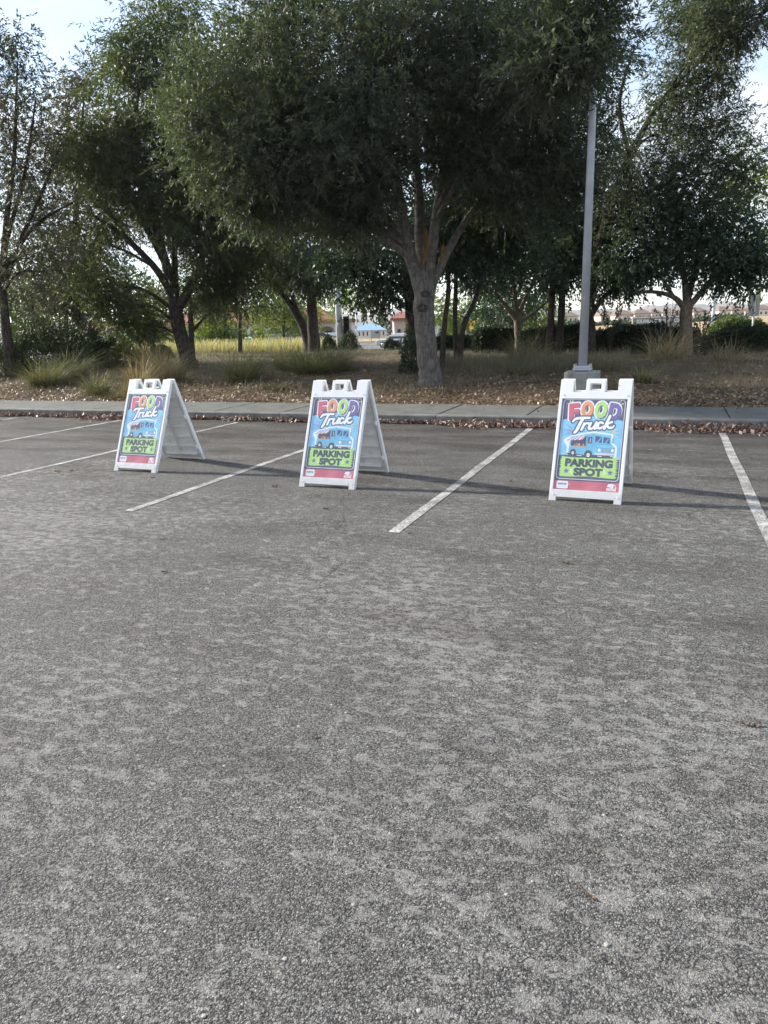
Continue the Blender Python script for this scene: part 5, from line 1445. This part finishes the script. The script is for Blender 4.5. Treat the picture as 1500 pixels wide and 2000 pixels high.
# ------------------------------------------------------------------ the sandwich boards
SP, SH_, TW, BW = 0.484, 1.06, 0.035, 0.635       # half spread, height, half gap at top, width
SL = math.hypot(SP - TW, SH_)
MF = Matrix(((1, 0, 0, 0), (0, (SP - TW) / SL, -SH_ / SL, -SP), (0, SH_ / SL, (SP - TW) / SL, 0), (0, 0, 0, 1)))
MR = Matrix.Rotation(PI, 4, 'Z') @ MF


def panel_mesh(name, Mx, rear):
    hb = BW / 2
    U = [-hb, -hb + 0.026, -0.255, -0.200, -0.085, -0.050, 0.050, 0.085, 0.200, 0.255, hb - 0.026, hb]
    V_ = [0.0, 0.037, 0.106, 0.966, 1.030, 1.046, 1.112, SL]
    nu, nv = len(U) - 1, len(V_) - 1
    cell = {}
    for i in range(nu):
        for j in range(nv):
            u = (U[i] + U[i + 1]) / 2
            side = abs(u) > hb - 0.026
            c = None
            if j == 0: c = (-0.045, 0.0) if abs(u) > 0.255 else None
            elif j == 1: c = (-0.045, 0.0) if side else (-0.030, 0.0)
            elif j == 2: c = (-0.045, 0.0) if side else (-0.020, -0.008)
            elif j == 3: c = (-0.045, 0.0) if side else (-0.030, 0.0)
            else:
                if abs(u) > 0.200: c = (-0.040, 0.0)
                elif abs(u) < 0.050: c = (-0.034, 0.0) if j == 6 or j == 4 else None
                elif abs(u) < 0.085: c = (-0.034, 0.0)
                if j == 4 and c is None: c = None
            if c: cell[i, j] = c
    bm = bmesh.new()
    cache = {}
    def vt(i, j, w):
        k_ = (i, j, round(w, 4))
        if k_ not in cache: cache[k_] = bm.verts.new(Mx @ Vector((U[i], V_[j], w)))
        return cache[k_]
    def face(vs):
        vs = list(dict.fromkeys(vs))
        if len(vs) > 2:
            try: bm.faces.new(vs)
            except ValueError: pass
    for (i, j), (wb, wf) in cell.items():
        face([vt(i, j, wf), vt(i + 1, j, wf), vt(i + 1, j + 1, wf), vt(i, j + 1, wf)])
        face([vt(i, j, wb), vt(i, j + 1, wb), vt(i + 1, j + 1, wb), vt(i + 1, j, wb)])
        for (di, dj, a, b) in ((1, 0, (i + 1, j), (i + 1, j + 1)), (0, 1, (i, j + 1), (i + 1, j + 1)), (-1, 0, (i, j), (i, j + 1)), (0, -1, (i, j), (i + 1, j))):
            nb = cell.get((i + di, j + dj))
            if nb is None:
                face([vt(*a, wb), vt(*b, wb), vt(*b, wf), vt(*a, wf)])
            elif di + dj > 0:
                if nb[1] != wf: face([vt(*a, nb[1]), vt(*b, nb[1]), vt(*b, wf), vt(*a, wf)])
                if nb[0] != wb: face([vt(*a, nb[0]), vt(*b, nb[0]), vt(*b, wb), vt(*a, wb)])
    bmesh.ops.recalc_face_normals(bm, faces=bm.faces)
    me = bpy.data.meshes.new(name); bm.to_mesh(me); bm.free()
    me.materials.append(M['plastic'])
    return me


def add_bevel(o, w=0.005, seg=2):
    b = o.modifiers.new('bevel', 'BEVEL'); b.width = w; b.segments = seg; b.limit_method = 'ANGLE'; b.angle_limit = math.radians(40)


def uv_quad(name, corners, mat):
    me = bpy.data.meshes.new(name)
    me.from_pydata([tuple(c) for c in corners], [], [(0, 1, 2, 3)])
    uv = me.uv_layers.new(name='UVMap')
    for i, q in enumerate(((0, 0), (1, 0), (1, 1), (0, 1))): uv.data[i].uv = q
    me.materials.append(mat)
    return me


def make_board():
    root = empty('sandwich_board', (0, 0, 0), 0, 'x', 'sandwich board', 'food truck sandwich boards')
    f = obj('front_panel', panel_mesh('front_panel', MF, False), root); add_bevel(f)
    rr_ = obj('rear_panel', panel_mesh('rear_panel', MR, True), root); add_bevel(rr_)
    po = obj('poster', uv_quad('poster', [MF @ Vector(p) for p in ((-0.288, 0.109, -0.0055), (0.288, 0.109, -0.0055), (0.288, 0.963, -0.0055), (-0.288, 0.963, -0.0055))], M['poster']), root)
    # the white sticker over the lower left of the poster
    P = rrect(-0.262, 0.118, -0.157, 0.188, 0.014)
    me = bpy.data.meshes.new('sticker')
    me.from_pydata([tuple(MF @ Vector((a, b, -0.0045))) for a, b in P], [], [tuple(range(len(P)))])
    uv = me.uv_layers.new(name='UVMap')
    for i, (a, b) in enumerate(P): uv.data[i].uv = ((a + 0.262) / 0.105, (b - 0.118) / 0.070)
    me.materials.append(M['sticker'])
    obj('sticker', me, po)
    # stiffening ribs and round bosses moulded into the inside of the panels
    for Mx, par in ((MR, rr_), (MF, f)):
        for v in (0.20, 0.345, 0.49, 0.635, 0.78, 0.90):
            for a, b in ((-0.262, -0.018), (0.018, 0.262)):
                MB().box(a, b, v, v + 0.020, -0.044, -0.021, Mx).build('rib', M['plastic_inner'], par)
        for u in (-0.274, -0.016, 0.006, 0.264):
            MB().box(u, u + 0.011, 0.13, 0.94, -0.040, -0.0205, Mx).build('rib', M['plastic_inner'], par)
        for v in (0.27, 0.56, 0.85):
            for u in (-0.145, 0.145):
                MB().cyl(Mx @ Vector((u, v, -0.021)), Mx @ Vector((u, v, -0.034)), 0.032, 0.026, 14).build('boss', M['plastic_inner'], par)
        MB().box(-0.25, 0.25, 0.088, 0.104, -0.052, -0.031, Mx).build('ledge', M['plastic_inner'], par, bevel=0.004)
    for Mx in (MR, MF):
        for v in (0.19, 0.63):
            for s_ in (-1, 1):
                x = s_ * (BW / 2 - 0.020)
                mb = MB().box(x - 0.012, x + 0.012, v, v + 0.055, -0.066, -0.046, Mx)
                mb.box(x - 0.008, x + 0.008, v + 0.015, v + 0.04, -0.074, -0.067, Mx)
                mb.build('latch', M['plastic'], root, bevel=0.003)
    for s_ in (-1, 1):
        MB().cyl((s_ * 0.205, 0, SH_ - 0.030), (s_ * 0.31, 0, SH_ - 0.030), 0.024, None, 14).build('hinge', M['plastic'], root)
    for u, v in ((-0.283, 1.0), (0.283, 1.0), (-0.283, 0.06), (0.283, 0.06)):
        MB().cyl(MF @ Vector((u, v, -0.002)), MF @ Vector((u, v, 0.003)), 0.011, 0.008, 12).build('rivet', M['plastic_inner'], root)
    return root


def copy_tree(o, parent=None):
    c = o.copy(); COL.objects.link(c)
    c.parent = parent
    for ch in list(o.children): copy_tree(ch, c)
    return c


board = make_board()
SPOTS = ((2.004, 6.6436, -0.4323, 'largest nearest white sandwich board with a food truck poster in front of the lamp post'),
         (-0.4018, 7.594, -0.3969, 'middle white sandwich board with a food truck poster between two white stall lines'),
         (-2.7866, 8.8427, -0.411, 'furthest and smallest white sandwich board with a food truck poster, leftmost of the three'))
for i, (x, y, a, lab) in enumerate(SPOTS):
    o = board if i == 0 else copy_tree(board)
    o.location = (x, y, 0.0); o.rotation_euler = (0, 0, a); o['label'] = lab

# ------------------------------------------------------------------ lamp post
LX, LY = 3.74, 13.32
z0 = 0.0
lp = empty('lamp_post', (LX, LY, 0.0), KERB_ROT, 'tall grey round lamp post on a concrete footing behind the right sandwich board', 'lamp post')
mb = MB()
P = [(-0.31 + 0.0, 0.0)]
hexa = [(0.31 * x, 0.31 * y) for x, y in ((-1, -.72), (-.72, -1), (.72, -1), (1, -.72), (1, .72), (.72, 1), (-.72, 1), (-1, .72))]
bm = mb.bm
a_ = [bm.verts.new((x, y, -0.2)) for x, y in hexa]; b_ = [bm.verts.new((x * .985, y * .985, 0.72)) for x, y in hexa]
bm.faces.new(a_[::-1]); bm.faces.new(b_)
for i in range(8): bm.faces.new([a_[i], a_[(i + 1) % 8], b_[(i + 1) % 8], b_[i]])
mb.build('footing', M['footing'], lp, bevel=0.025, seg=3)
MB().box(-0.165, 0.165, -0.165, 0.165, 0.735, 0.775).box(-0.15, 0.15, -0.15, 0.15, 0.776, 0.815).build('base_plate', M['galvanised'], lp, bevel=0.012)
for sx in (-1, 1):
    for sy in (-1, 1):
        MB().cyl((sx * .135, sy * .135, 0.715), (sx * .135, sy * .135, 0.850), 0.014, None, 6).build('anchor_bolt', M['galvanised'], lp)
MB().cyl((0, 0, 0.80), (0, 0, 9.2), 0.080, 0.044, 28).build('pole', M['galvanised'], lp, smooth=True)

# ------------------------------------------------------------------ far things
def car(label, px, Y, rot, paint, suv=False, z=None):
    q = gp(px, Y)
    root = empty('parked_car', tuple(q), rot, label, 'car', 'cars parked beyond the mound')
    L, W, Hc = (4.7, 1.85, 1.75) if suv else (4.5, 1.8, 1.45)
    bl = 0.95 if suv else 0.85
    body = [(-L / 2, 0.35), (-L / 2 + .05, 0.75), (-L / 2 + 0.3, bl), (-0.9, bl + .05), (L / 2 - 0.15, bl + .03), (L / 2, 0.7), (L / 2 - .03, 0.35), (L / 2 - .4, 0.25), (-L / 2 + .4, 0.25)]
    MB().prism(body, -W / 2, W / 2).build('body', paint, root, bevel=0.09, seg=3)
    x0, x1, x2, x3 = (-1.25, -0.55, 1.5, 2.05) if suv else (-1.15, -0.35, 1.05, 1.75)
    cab = [(x0, bl), (x1, Hc - .04), ((x1 + x2) / 2, Hc), (x2, Hc - .05), (x3, bl)]
    mb = MB()
    bmv = mb.bm
    A = [bmv.verts.new((x, -W / 2 * (0.97 if z_ < bl + .05 else 0.78), z_)) for x, z_ in cab]; B = [bmv.verts.new((x, W / 2 * (0.97 if z_ < bl + .05 else 0.78), z_)) for x, z_ in cab]
    bmv.faces.new(A); bmv.faces.new(B[::-1])
    for i in range(5): bmv.faces.new([A[i], B[i], B[(i + 1) % 5], A[(i + 1) % 5]])
    mb.build('cabin', paint, root, bevel=0.06, seg=2)
    # windows sit just proud of the cabin
    def win(nm, P):
        me = bpy.data.meshes.new(nm); me.from_pydata(P, [], [tuple(range(len(P)))]); me.materials.append(M['glass']); obj(nm, me, root)
    def lerp(a, b, t): return tuple(a[i] + (b[i] - a[i]) * t for i in range(3))
    for nm, i, j, off in (('windscreen', 0, 1, (-0.02, 0, .02)), ('rear_window', 4, 3, (0.02, 0, .02))):
        a, b = Vector(A[i].co) if False else None, None
    for nm, (xa, xb), sg in (('windscreen', (x0, x1), -1), ('rear_window', (x3, x2), 1)):
        w0, w1 = W / 2 * .86, W / 2 * .70
        za, zb = bl + 0.06, Hc - .10
        fa, fb_ = (za - bl) / (Hc - .04 - bl), (zb - bl) / (Hc - .04 - bl)
        xa_, xb_ = xa + (xb - xa) * fa + sg * .03, xa + (xb - xa) * fb_ + sg * .03
        win(nm, [(xa_, -w0, za), (xa_, w0, za), (xb_, w1, zb), (xb_, -w1, zb)])
    for s_ in (-1, 1):
        ya, yb = s_ * (W / 2 * .96 + .0), s_ * (W / 2 * .80 + .0)
        win('side_window', [(x0 + .25, ya, bl + .08), (x3 - .3, ya, bl + .08), (x2 - .02, yb, Hc - .13), (x1 + .06, yb, Hc - .13)])
    for x in (-L / 2 + .85, L / 2 - .85):
        for s_ in (-1, 1):
            w = MB().cyl((x, s_ * (W / 2 - .20), 0.33), (x, s_ * (W / 2 + .01), 0.33), 0.33, None, 18).build('wheel', M['rubber'], root)
            MB().cyl((x, s_ * (W / 2 + .012), 0.33), (x, s_ * (W / 2 + .03), 0.33), 0.20, 0.17, 14).build('rim', M['rim'], w)
    for s_ in (-1, 1):
        MB().box(-L / 2 - .02, -L / 2 + .1, s_ * .62 - .18, s_ * .62 + .18, .62, .76).build('headlight', M['lamp'], root, bevel=.02)
        MB().box(L / 2 - .10, L / 2 + .02, s_ * .66 - .15, s_ * .66 + .15, .66, .80).build('tail_light', M['tail'], root, bevel=.02)
    return root


car('white car seen from behind over the pale tall grass', 481, 80, PI / 2 + 0.15, M['car_white'])
car('silver white car half hidden by grass right of the leaning trunk', 392, 82, PI / 2 + 0.1, M['car_silver'])
car('dark blue utility vehicle under the yellow green tree', 556, 84, PI / 2 + 0.9, M['car_navy'], True)
car('dark pickup like vehicle right next to the blue one', 608, 84, 0.3, M['car_black'], True)
car('black vehicle just left of the curving trunk', 588, 90, PI / 2, M['car_black'], True)
car('white van like car right of the straight trunk', 640, 92, 0.2, M['car_white'], True)
car('white car at the left edge of the photo', 2, 60, 0.4, M['car_white'])
car('silver car with a bright headlight behind the low dark bush', 780, 74, -0.5, M['car_silver'])
car('white car glimpsed between the low hedge and the clipped hedge block', 937, 60, 0.2, M['car_white'])
car('pale car glimpsed behind the grass left of the leaning trunk', 275, 75, 0.15, M['car_silver'])


def arcade():
    Y = 135.0
    mpx = Y / F_PX
    R0 = pt(690, 650, Y)
    nb, bw, ww = 11, 3.2, 0.55
    x_left = R0[0] - nb * bw
    zb = gz(R0[0], R0[1]) - 0.1
    root = empty('arcade_building', (x_left, Y, zb), 0, 'beige building with a row of arches and red tile eaves behind the parked cars', 'building')
    Hh = 3.75
    first = None
    for i in range(nb):
        # one bay: opening under an arch
        bm = bmesh.new()
        o0, o1 = 0.30, bw - 0.30
        sp = 2.3
        arch = [(o0, 0), (o0, sp)] + [((o0 + o1) / 2 - (o1 - o0) / 2 * math.cos(t), sp + 0.85 * math.sin(t)) for t in np.linspace(0, PI, 13)[1:-1]] + [(o1, sp), (o1, 0)]
        pairs = [(p_, (p_[0], Hh)) for p_ in arch[1:-1]]
        for yv in (0.0, 0.45):
            mbv = lambda p_: bm.verts.new((p_[0], yv, p_[1]))
            bm.faces.new([mbv(p_) for p_ in ((0, 0), (o0, 0), (o0, Hh), (0, Hh))]); bm.faces.new([mbv(p_) for p_ in ((o1, 0), (bw, 0), (bw, Hh), (o1, Hh))])
            for (a, at), (b, bt) in zip(pairs, pairs[1:]): bm.faces.new([mbv(p_) for p_ in (a, b, bt, at)])
        for a, b in zip(arch, arch[1:]):
            bm.faces.new([bm.verts.new(p_) for p_ in ((a[0], 0, a[1]), (b[0], 0, b[1]), (b[0], .45, b[1]), (a[0], .45, a[1]))])
        me = bpy.data.meshes.new('arch_bay') if first is None else first
        if first is None:
            bm.to_mesh(me); me.materials.append(M['stucco']); first = me
        bm.free()
        obj('arch_bay', first, root, (i * bw, 0, 0))
        MB().box(-0.22, 0.22, -0.12, -0.003, 0, Hh).build('pilaster', M['pale_stucco'], root, loc=(i * bw, 0, 0))
    MB().box(-0.3, 0.35, -0.15, 0.9, 0, Hh).build('corner_pillar', M['pale_stucco'], root, loc=(nb * bw, 0, 0))
    MB().box(0, nb * bw - 0.5, 3.2, 12, 0, Hh).build('back_wall', M['stucco'], root)
    for i in range(nb):
        w = MB().box(i * bw + 0.9, i * bw + 2.3, 3.14, 3.195, 0.1 if i % 3 == 1 else 0.8, 2.4).build('window', M['dark_metal'], root)
        MB().box(i * bw + 0.98, i * bw + 2.22, 3.10, 3.135, 0.2 if i % 3 == 1 else 0.88, 2.32).build('pane', M['glass'], w)
    MB().box(-0.6, nb * bw + 0.7, -0.7, 12.6, Hh + 0.003, Hh + 0.62).build('eaves', M['red_tile'], root)
    mb = MB()
    v = [mb.bm.verts.new(p_) for p_ in ((-0.2, -0.3, Hh + .63), (nb * bw - 2.5, -0.3, Hh + .63), (nb * bw - 2.5, 12.3, Hh + .63), (-0.2, 12.3, Hh + .63), (4, 6, Hh + 3.0), (nb * bw - 6.5, 6, Hh + 3.0))]
    for f_ in ((0, 1, 5, 4), (1, 2, 5), (2, 3, 4, 5), (3, 0, 4)): mb.bm.faces.new([v[i] for i in f_])
    mb.build('roof', M['red_tile'], root)


arcade()


def block(name, label, pxa, pxb, Y, dep, hgt, wall, roofm, rise=1.2, wins=0, cat='building', group=None, over=0.4, zoff=0.0, floors=1):
    A = pt(pxa, 650, Y); B = pt(pxb, 650, Y)
    w = B[0] - A[0]
    z = min(gz(A[0], Y), gz(B[0], Y)) - 0.2 + zoff
    root = empty(name, (A[0], Y, z), 0, label, cat, group)
    MB().box(0, w, 0, dep, 0, hgt).build('wall', wall, root)
    mb = MB()
    zz = hgt + 0.004
    v = [mb.bm.verts.new(p_) for p_ in ((-over, -over, zz), (w + over, -over, zz), (w + over, dep + over, zz), (-over, dep + over, zz), (-over, -over, zz + .18), (w + over, -over, zz + .18), (w + over, dep + over, zz + .18), (-over, dep + over, zz + .18), (min(w * .3, dep * .5), dep / 2, zz + rise), (w - min(w * .3, dep * .5), dep / 2, zz + rise))]
    for f_ in ((3, 2, 1, 0), (0, 1, 5, 4), (1, 2, 6, 5), (2, 3, 7, 6), (3, 0, 4, 7), (4, 5, 9, 8), (5, 6, 9), (6, 7, 8, 9), (7, 4, 8)): mb.bm.faces.new([v[i] for i in f_])
    mb.build('roof', roofm, root)
    for fl in range(floors):
        for i in range(wins):
            cx = w * (i + 0.5) / wins
            ww = min(1.2, w / wins * .5)
            wz = 0.9 + fl * 2.8
            f_ = MB().box(cx - ww / 2, cx + ww / 2, -0.06, -0.004, wz, wz + 1.25).build('window', M['pale_concrete'], root)
            MB().box(cx - ww / 2 + .09, cx + ww / 2 - .09, -0.09, -0.065, wz + .09, wz + 1.16).build('pane', M['glass'], f_)
    return root


block('tile_roofed_building', 'white walled building corner with red tile roof seen left of the leaning trunk', 120, 258, 108, 12, 3.1, M['pale_stucco'], M['red_tile'], 1.6, 5)
block('kiosk_building', 'small pink beige building behind the dark trunk beside the big pale one', 770, 808, 78, 6, 3.0, M['pink_stucco'], M['red_tile'], 0.9, 2)
block('long_shed', 'long low building with a pale blue roof far beyond the road', 690, 753, 210, 14, 2.3, M['pale_stucco'], M['blue_roof'], 2.0, 8)
block('pale_building', 'pale low building right behind the slim stems', 838, 868, 95, 8, 3.2, M['pale_stucco'], M['pale_concrete'], 0.4, 2)
HG = 'houses on the rise below the hills'
hs = [(1172, 1200, 300, 'pale house left of the lamp post top of the hedge', 'stucco'), (1204, 1236, 290, 'cream house with white garage front left of the college wall', 'pale_stucco'), (1238, 1270, 330, 'brown roofed house with two windows above the college wall', 'stucco'), (1271, 1290, 340, 'narrow cream gabled house next to the brown roofed one', 'pale_stucco'),
      (1292, 1326, 350, 'grey brown roofed house left of the short trunk', 'stucco'), (1352, 1378, 340, 'house right of the short trunk', 'stucco'), (1402, 1424, 330, 'house above the left end of the sunlit hedge', 'pale_stucco'), (1426, 1450, 345, 'house above the middle of the sunlit hedge', 'stucco'), (1478, 1506, 330, 'house at the right edge of the photo', 'pale_stucco'), (1100, 1128, 330, 'house seen left of the lamp post between slender trunks', 'stucco'), (1205, 1222, 420, 'small far house behind the cream one', 'stucco'), (1330, 1350, 420, 'small far house behind the short trunk', 'pale_stucco'), (1452, 1476, 425, 'small far house behind the back of the road sign', 'stucco')]
for i, (a, b, Y, lab, wm) in enumerate(hs):
    block('house', lab, a, b, Y, 9, 3.0 if Y < 400 else 3.4, M[wm], M['brown_roof'], 2.0, 3, 'house', HG, 0.5)

# the college wall with its raised letters
A = pt(1236, 628, 90.0); B = pt(1352, 628, 90.0)
zt = pt(1290, 620, 90.0)[2]
zg = gz(A[0], 90.0) - 0.2
cw = empty('college_wall', (A[0], 90.0, zg), 0, 'long pale beige wall with raised white letters above the dark hedge', 'sign wall')
wl = B[0] - A[0]
MB().box(0, wl, 0, 0.5, 0, zt - zg).build('wall', noisy('tan_wall', (0.25, 0.215, 0.16), (0.30, 0.26, 0.20), 0.8, 0.9), cw)
MB().box(-0.1, wl + 0.1, -0.08, 0.58, zt - zg + 0.003, zt - zg + 0.14).build('coping', M['pale_stucco'], cw)
cu = bpy.data.curves.new('lettering', 'FONT'); cu.body = 'SOLANO COMMUNITY COLLEGE'; cu.extrude = 0.04; cu.offset = 0.012; cu.resolution_u = 2
ob = bpy.data.objects.new('lettering', cu); COL.objects.link(ob)
me = bpy.data.meshes.new_from_object(ob.evaluated_get(bpy.context.evaluated_depsgraph_get()))
bpy.data.objects.remove(ob); bpy.data.curves.remove(cu)
me.materials.append(noisy('white_letter', (0.78, 0.78, 0.76), (0.82, 0.82, 0.80), 2, 0.6))
co = np.array([v.co for v in me.vertices])
sx = (wl - 0.9) / (co[:, 0].max() - co[:, 0].min())
o = obj('lettering', me, cw)
o.rotation_euler = (PI / 2, 0, 0)
o.scale = (sx, 0.62, 1)
o.location = (0.45, -0.045, zt - zg - 0.60)


def mast(name, label, px, Y, rad, hgt, mat, cat='pole', group=None, base=True):
    q = gp(px, Y)
    root = empty(name, tuple(q), 0, label, cat, group)
    MB().cyl((0, 0, -0.1), (0, 0, hgt), rad, rad * .8, 16).build('pole', mat, root, smooth=True)
    if base: MB().box(-rad * 1.8, rad * 1.8, -rad * 1.8, rad * 1.8, -0.1, 0.14).build('base', M['pale_concrete'], root, bevel=.02)
    return root


def signal_head(root, x, z, y=-0.1):
    h = MB().box(x - .17, x + .17, y - .14, y + .10, z, z + 1.0).build('signal_head', M['dark_metal'], root, bevel=.02)
    for k_ in range(3):
        MB().cyl((x, y - .142, z + .17 + .33 * k_), (x, y - .30, z + .17 + .33 * k_), 0.13, 0.14, 12, False).build('visor', M['dark_metal'], h)


mst = mast('signal_pole', 'thick pale white signal pole left of the round dark bush', 665, 43, 0.20, 6.5, M['white_pole'], 'traffic signal', 'signal poles at the crossing')
signal_head(mst, 0.42, 1.05)
mst = mast('signal_pole', 'pale signal pole with a dark signal head behind the slanting slim stem', 947, 62, 0.19, 6.0, M['white_pole'], 'traffic signal', 'signal poles at the crossing')
signal_head(mst, 0.46, 1.75)
mast('grey_column', 'thick grey column right of the signal pole behind the clipped hedge', 974, 58, 0.36, 5.0, M['grey_metal'], 'column')
mast('street_pole', 'slim pale street light pole right of the short trunk', 1387, 75, 0.17, 9.0, M['white_pole'], 'pole', 'slim street poles')
mast('street_pole', 'thin pale pole at the far road left of the fence', 698, 120, 0.13, 6.0, M['white_pole'], 'pole', 'slim street poles')
mast('street_pole', 'thin pale pole at the right end of the fence', 769, 118, 0.13, 5.5, M['white_pole'], 'pole', 'slim street poles')
mast('street_pole', 'tiny dark pole among the houses left of the short trunk', 1307, 300, 0.25, 9.0, M['grey_metal'], 'pole', 'slim street poles', False)

q = gp(1465, 30)
rs = empty('road_sign', tuple(q), 0.1, 'grey back of a road sign on a thin post above the sunlit hedge', 'road sign')
zc = pt(1465, 595, 30)[2] - q[2]
MB().box(-0.03, 0.03, -0.03, 0.03, -0.1, zc + .5).build('post', M['galvanised'], rs)
MB().box(-0.25, 0.25, 0.035, 0.045, zc - .46, zc + .46).build('sign_plate', M['grey_metal'], rs, bevel=.003)
q = gp(922, 64)
rs = empty('warning_sign', tuple(q), 0.0, 'yellow upright sign plate behind the slanting slim stem', 'road sign')
zc = pt(922, 637, 64)[2] - q[2]
MB().cyl((0, 0, -0.1), (0, 0, zc + .4), 0.04, None, 8).build('post', M['galvanised'], rs)
MB().box(-0.22, 0.22, -0.06, -0.045, zc - .5, zc + .5).build('sign_plate', M['yellow_sign'], rs, bevel=.004)

# fence with the arrow board by the road
FA, FB, FY = 705, 772, 116.0
A = pt(FA, 660, FY); B = pt(FB, 660, FY)
zg = gz(A[0], FY)
fn = empty('wire_fence', (A[0], FY, zg), 0, 'thin wire fence in front of the tan field beyond the road', 'fence')
wl = B[0] - A[0]
for i in range(5):
    MB().cyl((wl * i / 4, 0, -0.1), (wl * i / 4, 0, 2.1), 0.05, None, 8).build('post', M['galvanised'], fn)
for z_ in (0.3, 1.1, 2.0):
    MB().cyl((0, 0.0, z_), (wl, 0.0, z_), 0.022, None, 5).build('wire', M['galvanised'], fn)
ab = empty('arrow_board', (pt(733, 655, FY - 1)[0], FY - 1.0, zg), 0, 'pale board with a black arrow pointing right by the far fence', 'sign board')
for x in (-0.62, 0.62): MB().box(x - .04, x + .04, 0.0, 0.08, -0.1, 2.0).build('leg', M['grey_metal'], ab)
MB().box(-0.72, 0.72, -0.06, -0.004, 0.75, 2.0).build('board', M['shingle'], ab, bevel=.005)
MB().prism([(-0.05, 1.55), (0.30, 1.55), (0.30, 1.40), (0.62, 1.64), (0.30, 1.88), (0.30, 1.73), (-0.05, 1.73)], -0.075, -0.063).build('arrow', M['dark_metal'], ab)

# a far belt of trees that reads as one mass
r = np.random.default_rng(91)
k = 26000
x = r.uniform(-160, 130, k)
y = 262 + r.uniform(-7, 7, k)
hh = 4.2 + 1.8 * np.sin(x * 0.21) + 1.3 * np.sin(x * 0.53 + 1) + 0.8 * np.sin(x * 1.3)
hh = np.where(x > 45, hh * 0.28, hh)
z = gz(0, 260) + np.abs(hh) * r.uniform(0, 1, k) ** 0.8 + hill_up(x * ES[0] + y * ES[1], x * ED[0] + y * ED[1])
P = np.stack([x, y, z], 1)
D = norm(r.normal(size=(k, 3)) + np.array([0, -.3, .4]))
o = obj('far_trees', quads_mesh('far_trees', leaf_quads(P, D, r.uniform(.6, 1.3, k), r.uniform(.35, .7, k), r), M['shrub_leaf']))
tag(o, 'far belt of trees in front of the hills', 'trees', None, 'stuff')

# ------------------------------------------------------------------ the air
hz = MB().box(-5000, 5000, -5000, 5000, -4.0, 135.0)
mt = bpy.data.materials.new('haze'); mt.use_nodes = True
t = mt.node_tree; t.nodes.clear()
o_ = t.nodes.new('ShaderNodeOutputMaterial'); pv = t.nodes.new('ShaderNodeVolumePrincipled')
pv.inputs['Color'].default_value = (0.86, 0.92, 1.0, 1)
pv.inputs['Density'].default_value = 0.00014
pv.inputs['Anisotropy'].default_value = 0.3
t.links.new(pv.outputs['Volume'], o_.inputs['Volume'])
hazeo = hz.build('haze', mt)
hazeo['kind'] = 'stuff'
